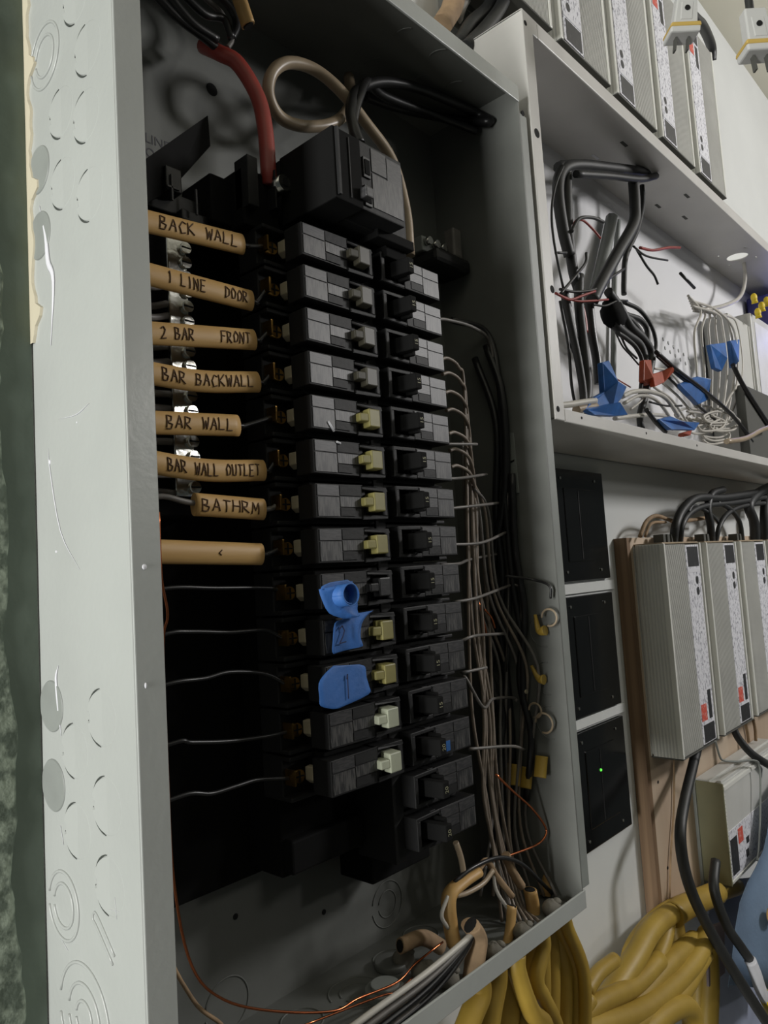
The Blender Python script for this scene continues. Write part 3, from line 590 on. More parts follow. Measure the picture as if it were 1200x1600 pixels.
tp=thing('tape_piece',PX(545,1020,.2),'blue masking tape marked 2 on the tenth left breaker','tape')
grid_sheet('tape_strip',[(536,962),(530,968),(519,974),(517,1000),(517,1016),(520,1022)],[(575,954),(566,962),(559,975),(558,995),(563,1008),(560,1011)],.2,'tape','','',bulge=lambda u,v:-.03+.1*(1-u)*-1+.05*math.sin(4*v),parent=tp)
q=PX(527,1003,.17); strokes('handwriting','2',.36,.28,lambda x,y:Vector((q.x+x,.1,q.z+y+.16)),'inkb',tp,.014)
tp=thing('tape_piece',PX(535,1105,.2),'large piece of blue masking tape marked 1 on the eleventh left breaker','tape')
grid_sheet('tape_strip',[(520,1040),(507,1052),(497,1068),(498,1090),(500,1103),(518,1108)],[(560,1038),(569,1042),(571,1058),(575,1072),(574,1085),(530,1106)],.2,'tape','','',bulge=lambda u,v:-.03-.03*math.sin(3*v),parent=tp)
q=PX(537,1085,.17); strokes('handwriting','1',.5,.2,lambda x,y:Vector((q.x+x,.1,q.z+y+.16)),'inkb',tp,.014)
for k,(a,b_,r) in enumerate([((513,658),(522,674),.025),((526,690),(532,693),.025)]):
    cable('paint_fleck',[PX(*a,.27),PX(*b_,.27)],r,'labelw','white paint fleck on the %s left breaker'%('fifth' if k==0 else 'sixth'),'paint fleck')
# ================================================================== UPPER CABINET
cb=thing('wall_cabinet',(36,D,14.9),'long white open steel cabinet to the upper right, full of wires','cabinet')
CX0,CX1,CZ0,CZ1=14.92,58,14.9,29.0
part(B().box(CX0,CX0+.06,0,D,CZ0,CZ1),'left_side','cab',cb,bevel=.05)
part(B().box(CX1-.06,CX1,0,D,CZ0,CZ1),'right_side','cab',cb)
# top with one open knockout
hq=bpx(1152,400,2,CZ1); hx,hy=hq.x,max(.9,min(2.9,hq.y)); n=24
xs=[CX0,CX1]; b=B(); hr=.62
def plate_hole(b,z0,z1):
    out=[(hx-1.2,hy-.85),(hx+1.2,hy-.85),(hx+1.2,hy+.85),(hx-1.2,hy+.85)]
    b.box(CX0,hx-1.2,0,D,z0,z1); b.box(hx+1.2,CX1,0,D,z0,z1); b.box(hx-1.2,hx+1.2,0,hy-.85,z0,z1); b.box(hx-1.2,hx+1.2,hy+.85,D,z0,z1)
    inn=[];ou=[]
    for k in range(n):
        a=2*math.pi*k/n; cx_,cy_=math.cos(a),math.sin(a); inn.append((hx+hr*cx_,hy+hr*cy_)); s_=min(1.2/max(abs(cx_),1e-6),.85/max(abs(cy_),1e-6)); ou.append((hx+s_*cx_,hy+s_*cy_))
    for z in (z0,z1): b.add([(x,y,z) for x,y in inn]+[(x,y,z) for x,y in ou],[(k,(k+1)%n,(k+1)%n+n,k+n) for k in range(n)])
    b.add([(x,y,z0) for x,y in inn]+[(x,y,z1) for x,y in inn],[(k,(k+1)%n,(k+1)%n+n,k+n) for k in range(n)])
plate_hole(b,CZ1-.06,CZ1); part(b,'top_side','cab',cb)
part(B().box(CX0,CX1,0,D,CZ0,CZ0+.06),'bottom_side','cab',cb)
part(B().box(CX0,CX1,D-.06,D,CZ0,CZ1),'back_panel','cabback',cb)
part(B().prism([(CX0,-.03,CZ0),(CX0+.62,-.03,CZ0),(CX0+.62,-.03,CZ1-.64),(CX0+.95,-.03,CZ1-.64),(CX0+.95,-.03,CZ1-.02),(CX0,-.03,CZ1)],(0,.07,0)),'left_stile','cab',cb,bevel=.03)
part(B().box(CX0+.951,CX1,-.03,.04,CZ1-.62,CZ1-.08),'top_rail','cab',cb,bevel=.03)
part(B().box(CX0+.621,CX1,-.03,.04,CZ0-.02,CZ0+.42),'bottom_rail','cab',cb,bevel=.03)
for a,r in [((839,208),.16),((863,452),.13),((872,639),.1),((821,36),.09),((909,653),.05),((1010,677),.05),((1089,696),.05)]:
    q=PX(*a,-.035); part(B().cyl((q.x,-.04,q.z),(0,.02,0),r),'screw_hole','dark',cb)
for a in [(975,225),(1028,322),(1073,306),(930,245),(1070,340)]:
    q=bpx(*a,2,CZ1-.06); part(B().box(q.x-.28,q.x+.28,q.y-.07,q.y+.07,CZ1-.075,CZ1-.06),'vent_slot','driverdk' if a[0]!=930 else 'labelw',cb)
for i in range(12):
    q=PX(1036+ (i%6)*8+(i//6)*3,530+(i%6)*6+(i//6)*14,D-.06); part(B().cyl((q.x,D-.07,q.z),(0,-.04,0),.11,r2=.06),'vent_dimple','whitewall',cb)
def CC(name,pp,yy,r,m,label,group=None,cat='cable',**k):
    ys=yy if isinstance(yy,(list,tuple)) else [yy]*len(pp); return cable(name,[PX(x,y,v) for (x,y),v in zip(pp,ys)],r,m,label,cat,group,**k)
gB='black cables in the white cabinet'
CC('black_cable',[(1030,272),(1000,268),(950,262),(900,258),(878,268),(872,300),(880,360),(890,400)],1.6,.24,'cable','thick black cable bundle across the top left of the white cabinet',gB)
CC('black_cable',[(900,272),(950,275),(1000,280),(1025,275)],1.3,.16,'cable','second black cable beneath the thick bundle at the cabinet top',gB)
CC('black_cable',[(872,262),(884,262),(886,310),(888,360),(895,420),(905,455)],1.7,.22,'cable','black cable dropping at the left of the white cabinet',gB)
CC('black_cable',[(990,285),(992,320),(990,350),(965,395),(940,440),(925,470)],1.5,.27,'cable','thick black cable slanting down left from the cabinet top',gB)
CC('black_cable',[(1003,290),(1004,320),(995,360),(978,400),(975,440),(975,460)],1.9,.13,'cable','thin black cable beside the slanting thick one',gB)
for k,(pp,m,r) in enumerate([([(880,260),(868,290),(862,330),(866,380),(880,450)],'cable',.05),([(893,362),(905,342),(925,340),(943,347)],'cable',.07),([(893,362),(900,345),(912,345),(928,360),(938,372)],'redw',.05),([(868,395),(885,395)],'cable',.05),([(875,460),(900,430),(915,410),(916,395)],'blackw',.06),
    ([(1000,387),(1020,391),(1045,387),(1062,387)],'redw',.07),([(990,385),(1010,400),(1043,407)],'blackw',.05),([(995,390),(1010,415),(1022,430),(1028,444)],'cable',.06),([(875,452),(900,456),(930,452),(945,440),(975,420)],'blackw',.06),([(868,458),(890,468),(910,462),(930,455)],'redw',.05),([(875,462),(900,470),(925,470),(950,468)],'redw',.045),([(925,475),(945,478),(965,470),(980,470)],'blackw',.05)]):
    CC('thin_wire',pp,1.2+.1*(k%3),r,m,'thin %s wire tangled at the left of the white cabinet, %s of twelve'%('red' if m=='redw' else 'black',ords[k]),'thin wires in the white cabinet','wire')
# ribbed dark tangle in the middle
for k,(pp,r) in enumerate([([(950,455),(968,480),(985,510),(1005,530),(1018,555),(1010,600)],.2),([(955,480),(960,505),(975,520),(1000,540),(1008,575),(1006,610)],.22),([(975,472),(1000,485),(1018,510),(1025,540),(1015,570)],.1),([(955,470),(975,490),(1000,500),(1012,520),(1008,560)],.14),([(965,520),(980,530),(995,545),(1004,570),(1000,620)],.1),([(970,525),(980,545),(995,560)],.05),([(960,515),(972,540),(985,555),(998,570)],.04),([(948,490),(965,500),(985,500),(1010,540),(1012,600),(1000,650),(1005,680)],.16)]):
    CC('black_cable',pp,[1.5+.15*(k%4)]*len(pp),r,'cable','black cable of the knotted bunch in the middle of the cabinet, %s of eight'%ords[k],'knotted black cables')
o=B(); 
p=PX(958,490,1.7); o.ball(p,.75,.5,.65,jit=.12); one(o,'cable_boot','matt','lumpy black cable boot in the middle of the white cabinet','connector')
gL='upright dark cables left in the cabinet'
for k,(pp,r,m) in enumerate([([(882,455),(890,500),(903,560),(911,610),(912,640)],.16,'cable'),([(888,470),(898,520),(908,560),(918,620),(916,650)],.1,'blackw'),([(875,470),(888,540),(893,600),(900,640)],.06,'cable'),([(905,430),(905,480),(912,540),(918,600),(915,640)],.2,'cable'),([(920,470),(925,520),(932,560),(936,600)],.2,'blackw'),([(878,460),(885,520),(900,560)],.05,'cable'),([(908,480),(912,500),(914,520)],.14,'redw')]):
    CC('upright_cable',pp,1.6+.15*(k%3),r,m,('red-sleeved piece' if m=='redw' else 'dark upright cable')+' at the left of the white cabinet, %s from the left group'%ords[k],gL)
CC('conduit',[(956,340),(948,380),(932,450),(925,470)],3.2,.3,'dull','grey conduit against the cabinet back, left one')
CC('conduit',[(966,345),(962,400),(960,440),(958,600)],3.4,.14,'dull','slim grey conduit against the cabinet back, beside the wider one')
gW='white wires fanning across the cabinet'
for k in range(9):
    x0=1075+k*1.5; y0=462+k*4
    pp=[(x0,y0),(x0+20+k*5,y0+25-k*3),(1085+k*11,520-k*2),(1088+k*12,570),(1092+k*10,620),(1100+k*6,660+(k%3)*8)]
    if k>6: pp=[(1080,470),(1120,485),(1148,520),(1152,570+k*3),(1140,620),(1130,640)]
    CC('white_wire',pp,1.6+.2*(k%4),.07,'white','white wire of the fan on the right half of the cabinet, %s from the left'%ords[k],gW,'wire')
CC('white_wire',[(1162,405),(1164,440),(1155,465),(1130,478),(1100,484)],[2.,1.9,1.8,1.7,1.7],.12,'white','white cable coming down through the open hole in the cabinet top',None,'cable')
for k in range(14):
    a=random.uniform(0,6.28); cx_=1105+random.uniform(-25,45); cy_=660+random.uniform(-18,22)
    pp=[(cx_+22*math.cos(a+j*1.1)*(1+.2*math.sin(j)),cy_+11*math.sin(a+j*1.1)+j) for j in range(5)]
    CC('white_wire',pp,1.3+.12*(k%5),.06,'white','white wire coil in the heap at the right of the cabinet floor','heap of white wires on the cabinet floor','wire')
for k,(pp,r,m) in enumerate([([(868,634),(890,632),(915,628),(930,626)],.12,'white'),([(900,640),(915,637),(930,635)],.16,'cream'),([(972,620),(990,612),(1015,612),(1040,622),(1060,650)],.1,'white'),([(975,630),(1000,618),(1025,625),(1045,650),(1052,672)],.08,'white'),([(960,654),(990,650),(1020,648),(1040,650)],.09,'white'),([(985,640),(1000,628),(1010,615)],.05,'white'),([(1010,560),(1018,600),(1050,625),(1080,670)],.06,'white'),([(1025,590),(1060,620),(1085,650)],.06,'white'),([(1020,575),(1050,585),(1090,640)],.06,'white'),([(960,590),(985,605)],.03,'redw')]):
    CC('loose_cable',pp,1.0+.1*k,r,m,'%s cable lying low in the white cabinet, %s of ten'%({'white':'white','cream':'cream','redw':'thin red'}[m],ords[k]),'loose pale cables on the cabinet floor')
for k,(pp,r) in enumerate([([(1025,550),(1060,580),(1100,610),(1140,645),(1170,680)],.1),([(1028,556),(1065,590),(1110,620),(1145,650),(1175,690)],.1),([(1045,590),(1080,625),(1125,662)],.07),([(1145,570),(1160,600),(1185,640),(1205,670)],.14),([(1015,628),(1040,634),(1065,634)],.05),([(1063,427),(1085,450)],.08),([(1010,640),(1025,660),(1040,675)],.1)]):
    CC('black_cable',pp,1.1+.15*(k%3),r,'blackw','black cable slanting through the right half of the cabinet, %s of seven'%ords[k],'slanting black cables')
def flag(pp,yy,m,label,cat='tape',th_=.25):
    P=[PX(x,y,yy+.2*math.sin(i*2.3)) for i,(x,y) in enumerate(pp)]; return one(B().prism(P,(0,th_,0)),'tape_flag' if m=='blue' else 'wire_connector',m,label,cat,bevel=.04)
flag([(942,566),(952,563),(966,595),(980,604),(972,622),(958,640),(930,645),(915,640),(928,622),(945,612)],1.0,'blue','crumpled blue tape flag at the left of the cabinet floor')
flag([(918,640),(945,632),(970,628),(982,648),(960,650),(930,648)],.8,'blue','flat blue tape piece under the crumpled flag')
flag([(1030,655),(1048,650),(1066,658),(1094,660),(1086,672),(1050,671)],.9,'blue','blue tape piece on the cabinet front edge, middle')
flag([(1062,600),(1090,588),(1112,592),(1106,625),(1092,632),(1080,618)],1.2,'blue','blue tape flag in the white wires, centre')
flag([(1110,538),(1134,535),(1136,560),(1128,580),(1118,575)],1.3,'blue','dark blue tape flag behind the white fan')
flag([(1142,532),(1156,530),(1154,565),(1146,575)],1.5,'blue','narrow blue tape flag beside the grey case')
flag([(1007,562),(1018,562),(1020,590),(1014,602),(1006,595)],1.2,'orange','upright orange connector in the middle of the cabinet','connector')
flag([(1020,584),(1036,580),(1052,573),(1056,578),(1038,598),(1024,604)],1.1,'orange','tilted orange connector pointing right','connector')
flag([(1068,676),(1082,672),(1080,680),(1068,682)],.7,'orange','small orange connector on the cabinet floor','connector')
cs=thing('grey_case',PX(1150,640,2.5),'tall grey metal case at the right in the cabinet','case'); a=PX(1137,488,2.0); b1=PX(1166,482,2.0)
part(B().box(a.x,b1.x,2.,3.5,CZ0+.1,a.z),'housing','driver',cs,bevel=.06); part(B().box(b1.x-.15,b1.x,1.94,2.02,CZ0+.2,a.z-.1),'front_edge','driverlt',cs)
cs=thing('violet_case',PX(1190,640,2.5),'violet-tinted case at the far right in the cabinet','case'); a=PX(1172,488,1.8); b1=PX(1198,482,1.8)
part(B().box(a.x,b1.x+6,1.8,3.5,CZ0+.1,a.z),'housing','driver',cs,bevel=.06); part(B().box(a.x+.6,b1.x,1.76,1.81,CZ0+1,a.z-.5),'label','labelw',cs)
one(B().box(PX(1162,600,1.2).x,PX(1200,600,1.2).x+3,1.2,1.75,CZ0+.1,PX(1162,600,1.2).z),'grey_box','driverdk','low dark grey box in front of the grey case','case',bevel=.08)
for k,(x,y) in enumerate([(1178,465),(1190,478),(1198,470),(1184,488)]):
    p=PX(x,y,1.2); one(B().ball(p,.22,.2,.28).cyl(p,(.1,0,-.35),.14,r2=.2),'wire_nut','yel','yellow wire nut at the right edge of the cabinet, %s of four'%['topmost','second','rightmost','lowest'][k],'connector','yellow wire nuts')
CC('cream_cable',[(1135,690),(1165,685),(1190,672),(1215,664)],.4,.14,'cream','cream cable leaving over the cabinet front edge at the right')
bl=bpy.data.lights.new('blue_led_light','POINT'); bl.color=(.25,.3,1); bl.energy=.25; bl.shadow_soft_size=.02; bo=bpy.data.objects.new('blue_led_light',bl); COL.objects.link(bo); bo.location=W((55,1.2,26))  # unseen blue LED, inferred from the haze under the cabinet top
one(B().box(50,56.5,1.9,3.5,24.2,28.2),'violet_haze_block','violet','added block coloured like the blue haze under the cabinet top at the far right','case',bevel=.1)  # added block; the bluish haze is put into its violet colour
# ================================================================== LED DRIVERS
def driver(x0,z0,up_=True,label='x',short=False,proto=[None,None]):
    """aluminium driver: extruded body 4.55 x 1.6 x 9.4 with bright edges, ribbed side, printed label"""
    w=4.55;h=9.5;yF=1.65;yB=3.3
    th=thing('led_driver',(x0+w/2,yB,z0),label,'driver','drivers above the cabinet' if up_ else 'drivers on the plywood')
    part(B().box(x0+.05,x0+w-.05,yF+.07,yB,z0+.08,z0+h-.08),'housing','driver',th,bevel=.03)
    for xa in (x0,x0+w-.16): part(B().box(xa,xa+.16,yF,yB-.3,z0,z0+h),'edge_rail','driverlt',th,bevel=.03)
    b=B()
    for k in range(9): yy=yF+.22+k*.15; b.box(x0-.035,x0+.06,yy,yy+.06,z0+.02,z0+h-.02)
    part(b,'side_ribs','driver',th)
    def XX(a): return x0+w*(a if not up_ else 1-a)
    def ZZ(a): return z0+h*(1-a) if not up_ else z0+h*a         # a measured from the black block's end
    xa,xb=sorted((XX(.56),XX(.93)))
    b=B(); pa,pb=sorted((XX(.06),XX(.55)))
    k=pa
    while k<pb: b.box(k,k+.045,yF+.045,yF+.08,z0+.05,z0+h-.05); k+=.11
    part(b,'front_ribs','driver',th)
    lb=part(B().box(xa,xb,yF+.03,yF+.07,z0+.1,z0+h-.1),'label','label',th)
    ya,yb=yF+.015,yF+.03
    def blk(nm,fx0,fx1,fz0,fz1,m):
        X0,X1=xa+(xb-xa)*fx0,xa+(xb-xa)*fx1; za,zb=sorted((ZZ(fz0),ZZ(fz1))); return part(B().box(X0,X1,ya,yb,za,zb),nm,m,lb)
    blk('black_block',.12,.92,.02,.12,'labelk'); blk('white_panel',.02,.98,.13,.15,'labelw')
    blk('red_print',.05,.45,.80,.88,'red'); blk('bar_code',.62,.85,.74,.88,'labelk'); blk('black_block',.12,.92,.9,.985,'labelk')
    for fz in (.19,.245):
        z=ZZ(fz); X=xa+(xb-xa)*(.68 if not up_ else .32); b=B(); b.add([(X+.17*math.cos(q),ya,z+.2*math.sin(q)) for q in [j*math.pi/7 for j in range(14)]],[tuple(range(14))]); part(b,'print_dot','labelk',lb)
    ez=z0+h if not up_ else z0+h
    part(B().box(x0+.1,x0+w-.1,yF+.1,yB-.05,ez-.02,ez+.06),'end_cap','cream',th,bevel=.02)
    part(B().box(x0+.01,x0+w-.01,yF+.02,yB,z0-.06,z0+.0),'end_plate','driverdk',th,bevel=.02)  # driver underside; its shade is put into the dark colour
    for xx in (x0+.7,x0+w-1.4): part(B().box(xx,xx+.7,yB-.1,D-.02,z0-.35,z0+.3),'mounting_ear','driverdk',th,bevel=.02)
    return th
names=['leftmost grey driver above the cabinet, cut by the top edge','second grey driver above the cabinet from the left','third grey driver above the cabinet, middle of the row','fourth grey driver above the cabinet, partly behind the plug','rightmost grey driver above the cabinet, shown full length']
for k in range(5): driver(15.85+5.28*k,32.1,True,names[k])
one(B().box(15.4,42.3,D-.45,D+.0,30.6,42.2),'backing_board','driverdk','grey backing board behind the drivers above the cabinet','board')
names=['left grey driver on the plywood board','middle grey driver on the plywood board','third grey driver on the plywood board at the frame edge','fourth grey driver on the plywood board beyond the frame edge']
# plywood board
pb=thing('plywood_board',(43,D,-5.6),'birch plywood board on the wall right of the black squares','board')
part(B().box(26.45,60,3.1,D,-5.6,11.25),'board','ply',pb); part(B().box(26.1,26.45,3.08,D,-5.6,11.25),'edge_strip','plyedge',pb)
for x,y in [(1028,1222),(1043,1356)]:
    q=PX(x,y,3.1); part(B().cyl((q.x,3.08,q.z),(0,.03,0),.07),'screw_hole','dark',pb)
for k in range(4): driver(26.75+5.3*k,1.38,False,names[k])
# horizontal driver
u2=thing('led_driver',(36,3.1,-5.45),'grey driver lying sideways with an olive end cap, below the others','driver')
x0,x1,za,zb=31.1,41.,-5.45,-.75
part(B().box(x0+.1,x1,1.72,3.05,za,zb),'housing','driver',u2,bevel=.04)
part(B().box(x0,x0+.12,1.66,3.08,za-.03,zb+.03),'end_cap','olivecap',u2,bevel=.04)
part(B().box(x0+.1,x1,1.64,1.78,zb-.35,zb-.12).box(x0+.1,x1,1.64,1.78,za+.05,za+.2),'edge_rail','driverlt',u2,bevel=.03)
part(B().box(x0+.1,x1,2.3,3.0,zb-.02,zb+.1).box(x0+.1,x1,1.75,1.95,zb-.02,zb+.14),'top_ridge','driver',u2,bevel=.03)
for k in range(22): z=za+.25+k*.185; part(B().box(x0+.14,x0+.24,1.68,1.73,z,z+.1),'front_notch','driverlt',u2)
lb=part(B().box(x0+.3,x1-.3,1.69,1.72,za+.2,za+2.4),'label','label',u2)
part(B().box(x0+.35,x0+1.3,1.675,1.69,za+.35,za+2.0),'black_block','labelk',lb); part(B().box(x0+1.5,x0+2.2,1.675,1.69,za+1.5,za+2.2),'red_print','red',lb)
part(B().box(x0+2.4,x0+2.8,1.675,1.69,za+.6,za+.95).box(x0+2.6,x0+3.0,1.675,1.69,za+1.2,za+1.5),'print_dot','labelk',lb)
part(B().box(x0-.1,x0+.1,2.95,3.1,za-.3,zb+.2),'back_plate','dull',u2)
# cables on the board
CC('driver_cable',[(1090,1165),(1083,1195),(1070,1250),(1063,1300),(1068,1350),(1083,1400),(1110,1455),(1145,1515),(1180,1570),(1215,1625),(1250,1690),(1285,1760)],[2.4,2.2,1.8,1.5,1.4,1.2,1.0,.8,.6,.5,.6,.8],.24,'cable','thick black cable looping down from the left plywood driver')
CC('driver_cable',[(1118,1345),(1116,1390),(1135,1445),(1158,1480),(1172,1500)],[1.3,1.1,.9,.7,.6],.22,'cable','second thick black cable joining the loop and ending in the white connector')
CC('driver_cable',[(1146,1138),(1155,1155),(1175,1178),(1205,1198)],[2.2,2.,1.6,1.3],.2,'cable','thick black cable below the middle plywood driver')
CC('brown_string',[(1053,1185),(1053,1260),(1048,1340),(1046,1420)],3.0,.05,'kraft','thin brown cord hanging down the plywood')
CC('bead_chain',[(1118,1158),(1124,1180),(1130,1188),(1150,1190),(1178,1188),(1187,1200),(1188,1260),(1186,1320),(1183,1345)],1.3,.05,'dull','grey twisted cord laid over the sideways driver')
CC('brown_string',[(1165,1130),(1168,1145),(1170,1160)],2.6,.09,'kraft','short brown cord under the middle plywood driver, left'); CC('brown_string',[(1177,1125),(1180,1140),(1181,1158)],2.6,.09,'kraft','short brown cord under the middle plywood driver, right')
gT='black leads over the plywood drivers'
for k,(pp,r) in enumerate([([(1052,850),(1056,820),(1068,795),(1090,778),(1130,778),(1180,770),(1210,765)],.22),([(1062,850),(1066,820),(1080,800),(1105,790),(1150,785),(1205,775)],.16),([(1112,850),(1110,820),(1106,795),(1112,772),(1130,765)],.2),([(1118,850),(1125,820),(1140,800),(1165,790),(1205,785)],.14),([(1160,845),(1155,815),(1140,795),(1120,785)],.14),([(1125,820),(1112,805),(1085,790),(1075,800)],.1),([(1180,850),(1178,815),(1170,790),(1185,770),(1205,760)],.3),([(1195,850),(1195,800),(1200,760)],.3)]):
    CC('driver_lead',pp,[2.4]+[2.2]*(len(pp)-1),r,'cable','black lead arching from the plywood driver tops, %s from the left'%ords[k],gT)
CC('driver_lead',[(1000,838),(1010,815),(1025,806),(1045,812),(1060,815),(1110,808)],2.7,.1,'kraft','brown lead arching above the left plywood driver'); CC('driver_lead',[(1008,838),(1018,818),(1040,816)],2.7,.07,'kraft','second thinner brown lead beneath the first arch')
for k in range(3):
    for j in range(3): 
        x=28.4+5.3*k+j*.5; one(B().box(x,x+.3,2.3,2.8,10.93,11.35),'terminal_post','driverdk','small dark terminal post on the %s plywood driver, %s of its three'%(['left','middle','third'][k],['left','centre','right'][j]),'terminal','terminal posts on the plywood drivers',bevel=.03)
# black plates
for k,(z0,z1) in enumerate([(9.5,14.2),(4.0,8.88),(-1.2,3.45)]):
    th=thing('black_plate',(22.6,D,z0),'square glossy black plate on the wall, %s'%['topmost of the three','middle of the three','lowest of the three with a green light'][k],'plate','black wall plates')
    part(B().box(20.2,25.05,3.48,D+.02,z0,z1),'plate','gloss',th,bevel=.04)
    part(B().box(21.4,24.0,3.44,3.5,z0+.8,z1-.8),'inset_panel','gloss',th,bevel=.03)
    for xx in (21.2,24.2): part(B().cyl((xx,3.47,z0+.4),(0,-.03,0),.06).cyl((xx,3.47,z1-.4),(0,-.03,0),.06),'plate_screw','steel',th)
    part(B().box(22.55,22.6,3.425,3.445,z0+.9,z1-.9),'seam','brk',th)
    if k==2: q=PX(939,1203,3.43); part(B().ball((q.x,3.44,q.z),.06),'indicator_light','led',th)
one(B().box(20.2,25.6,3.6,D+.02,8.98,9.4),'white_strip','whitewall','thin white strip between the upper two black plates','strip',bevel=.02)
one(B().box(20.2,25.6,3.6,D+.02,3.53,3.92),'white_strip','whitewall','thin white strip between the lower two black plates','strip',bevel=.02)
# ================================================================== YELLOW CABLES
g='yellow cables below the panel'
for k,(pp,yy,r) in enumerate([([(862,1450),(860,1520),(858,1640)],1.1,.3),([(880,1440),(882,1520),(880,1640)],1.0,.26),([(895,1430),(900,1520),(898,1640)],.8,.22),([(908,1420),(912,1520),(914,1640)],.5,.2),([(845,1470),(846,1540),(845,1640)],1.,.28),([(835,1485),(825,1540),(818,1590),(822,1640)],.7,.3),([(800,1515),(795,1560),(785,1640)],.8,.35),([(775,1535),(765,1580),(758,1640)],.6,.32),([(850,1500),(838,1530),(850,1560),(868,1600),(875,1650)],.4,.22),([(812,1570),(830,1580),(850,1600),(858,1640)],.3,.26),([(750,1560),(735,1590),(720,1640)],.5,.3)]):
    P=[PX(x,y,yy) for x,y in pp]; P[0].x=min(P[0].x,14.0); P[0].z=-.1; P.insert(1,P[0]+Vector((0,0,-.45)) if P[1].z<-.8 else P[0].lerp(P[1],.5)); P+=[P[-1]+Vector((0,.05,-dz)) for dz in (1.2,2.6,4.4,7,11,17)] 
    cable('yellow_cable',P,r,'yellow','yellow cable hanging under the panel box, %s counted in the row'%ords[k],'cable',g,seg=12)
g='yellow cables bundled right of the panel'
for k,(pp,yy,r) in enumerate([([(1150,1385),(1110,1398),(1060,1420),(1020,1450),(990,1500),(950,1560),(910,1600)],[2.6,2.4,2.2,2,1.8,1.8,1.8],.42),([(1090,1400),(1030,1430),(985,1490),(985,1560),(960,1610)],[2.8,2.8,2.7,2.6,2.6],.34),
   ([(1045,1440),(1035,1480),(1010,1530),(960,1580),(920,1605)],[2.2,2.,1.8,1.7,1.6],.3),([(1085,1470),(1050,1500),(1010,1545),(970,1590),(940,1620)],[1.9,1.7,1.6,1.5,1.5],.42),([(1105,1460),(1085,1500),(1050,1540),(1000,1580),(930,1605),(900,1620)],[1.6,1.4,1.3,1.2,1.2,1.2],.42),
   ([(1100,1490),(1060,1555),(1010,1590),(960,1620)],[1.5,1.2,1.1,1.1],.38),([(1030,1500),(990,1540),(940,1565),(905,1590)],[1.6,1.5,1.4,1.4],.34),([(1105,1470),(1108,1530),(1106,1590),(1105,1640)],[2.2,2.2,2.2,2.2],.45),([(1090,1480),(1092,1540),(1090,1640)],[2.6,2.6,2.6],.4),
   ([(1080,1640),(1082,1590),(1070,1572),(1045,1580),(1010,1610),(990,1640)],[.9]*6,.4),([(960,1500),(935,1520),(915,1550)],[1.8,1.7,1.6],.26),([(1055,1430),(1060,1500),(1030,1560),(1000,1600),(980,1640)],[2.5,2.3,2.1,2.,2.],.34),([(1120,1395),(1075,1415),(1050,1430)],[2.2,2.1,2.1],.5),([(920,1560),(905,1590),(900,1640)],[1.4]*3,.3)]):
    P=[PX(x,y,v) for (x,y),v in zip(pp,yy)]
    if k in (7,8): P+=[P[-1]+Vector((0,.05,-dz)) for dz in (1.5,3.5,7,12,18)]
    cable('yellow_cable',P,r,'yellow','thick yellow cable in the heap at the lower right, %s of fourteen'%ords[k],'cable',g,seg=14)
# ================================================================== LOWER RIGHT CLOTHS
grid_sheet('pale_sheet',[(1108,1380),(1108,1450),(1106,1530),(1104,1640)],[(1230,1360),(1230,1450),(1230,1530),(1230,1640)],3.0,'sheet','pale blue plastic sheet hanging at the lower right edge','sheet',n=24,bulge=lambda u,v:.15*math.sin(9*v+2*u))
grid_sheet('grey_blue_cloth',[(1206,1245),(1193,1330),(1156,1410),(1138,1545)],[(1240,1180),(1240,1300),(1240,1420),(1240,1540)],.9,'cloth','grey-blue cloth hanging beside the sideways driver','cloth',n=20,bulge=lambda u,v:.3*math.sin(8*v)*(.3+u))
one(B().prism([PX(1105,1450,2.0),PX(1132,1440,2.0),PX(1133,1520,2.0),PX(1108,1542,2.0)],(0,.1,0)),'card','pink','pinkish grey card beside the yellow cable heap','card')
wc=thing('white_connector',PX(1190,1580,.5),'white connector with a yellow band hanging at the lower right corner','connector')
part(B().tube([PX(1172,1500,.55),PX(1180,1520,.5),PX(1188,1545,.5),PX(1196,1560,.5)],.26,seg=12),'body','labelw',wc); part(B().tube([PX(1193,1553,.5),PX(1206,1580,.5)],.28,seg=12),'band','yel',wc)
p=PX(1205,1430,.5); one(B().ball(p,.35,.2,.4),'brown_stopper','tan','brown rounded end at the right frame edge over the cloth','knob')
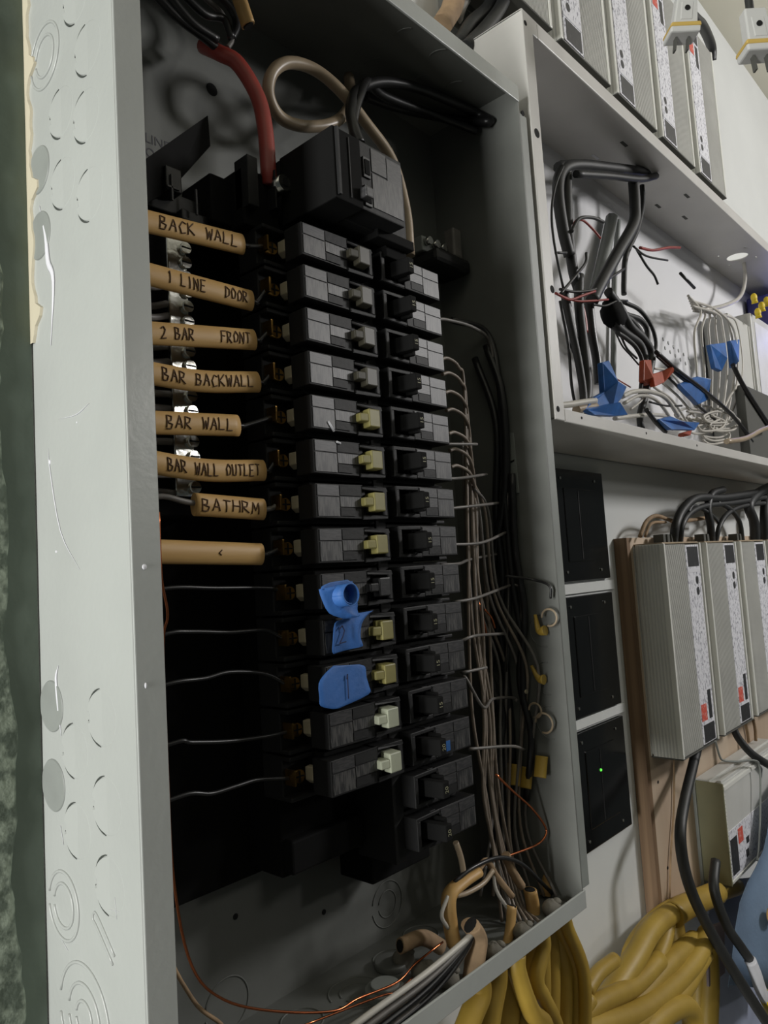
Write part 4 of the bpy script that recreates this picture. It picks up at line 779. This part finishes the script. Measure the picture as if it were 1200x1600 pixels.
# ================================================================== PLUGS
def plug(px,py,dist,tilt,label):
    C=Vector(CP)+(fw*FPX+rt*(px-600)-up*(py-800))/FPX*dist
    th=thing('hanging_plug',C,label,'plug','plugs hanging from the ceiling')
    ex=(rt*math.cos(tilt)+up*math.sin(tilt)); ez=Vector((0,0,1)); ez=(ez*math.cos(tilt)-rt*math.sin(tilt)).normalized(); ex=Vector((ex.x,ex.y,0)).normalized(); ey=ez.cross(ex)
    def bx(b,x0,x1,y0,y1,z0,z1,tp=1.):
        vs=[]
        for z,k in ((z0,1.),(z1,tp)):
            for x,y in ((x0,y0),(x1,y0),(x1,y1),(x0,y1)): vs.append(C+ex*x*k+ey*y+ez*z)
        return b.add(vs,[(0,3,2,1),(4,5,6,7),(0,1,5,4),(1,2,6,5),(2,3,7,6),(3,0,4,7)])
    part(bx(B(),-.42,.42,-.32,.1,-.35,.78,.82),'shell','plug',th,bevel=.05)
    part(bx(B(),-.55,.55,-.38,.42,-.46,-.3,.92),'gasket','plugy',th,bevel=.05)
    part(bx(B(),-.52,.52,-.36,.4,-.66,-.42),'face','plug',th,bevel=.06)
    part(bx(B(),-.2,.2,-.345,-.3,-.2,.45),'moulded_frame','plug',th,bevel=.02)
    part(B().cyl(C-ey*.38+ez*.2,ey*.08,.09),'screw_hole','dark',th)
    for s_ in (-.22,.22): part(bx(B(),s_-.03,s_+.03,-.1,.1,-1.15,-.6),'prong','driverdk',th)
    T=C+ez*.75; part(B().tube([T,T+Vector((0,0,2.)),Vector((T.x,T.y,49.4))],.13,seg=10),'cord','cable',th)
plug(1067,32,26,-.16,'light grey plug with two prongs hanging before the drivers'); plug(1180,58,24,.1,'light grey plug with two prongs cut by the right frame edge')
CC('driver_cable',[(1112,95),(1112,75),(1105,55),(1096,38),(1088,30),(1078,20)],[2.4,2.2,1.9,1.6,1.5,1.5],.3,'cable','thick black cable arching behind the left hanging plug')
for k,(pp,yy,r,m) in enumerate([([(715,70),(735,38),(760,15),(775,-15)],2.6,.26,'cable'),([(728,75),(755,48),(780,15),(792,-15)],2.2,.26,'cable'),([(690,40),(705,15),(712,-15)],3.0,.4,'kraft'),([(715,30),(722,10),(735,-15)],3.2,.2,'white')]):
    pp=pp+[(pp[-1][0]+3,-50),(pp[-1][0]+6,-100),(pp[-1][0]+8,-170)]; yy=yy
    CC('overhead_cable',pp,yy,r,m,['dark cable rising behind the panel top, left of the pair','dark cable rising behind the panel top, right of the pair','brown cable at the top edge between panel and cabinet','white cable at the top edge between panel and cabinet'][k])
bpy.context.view_layer.update()
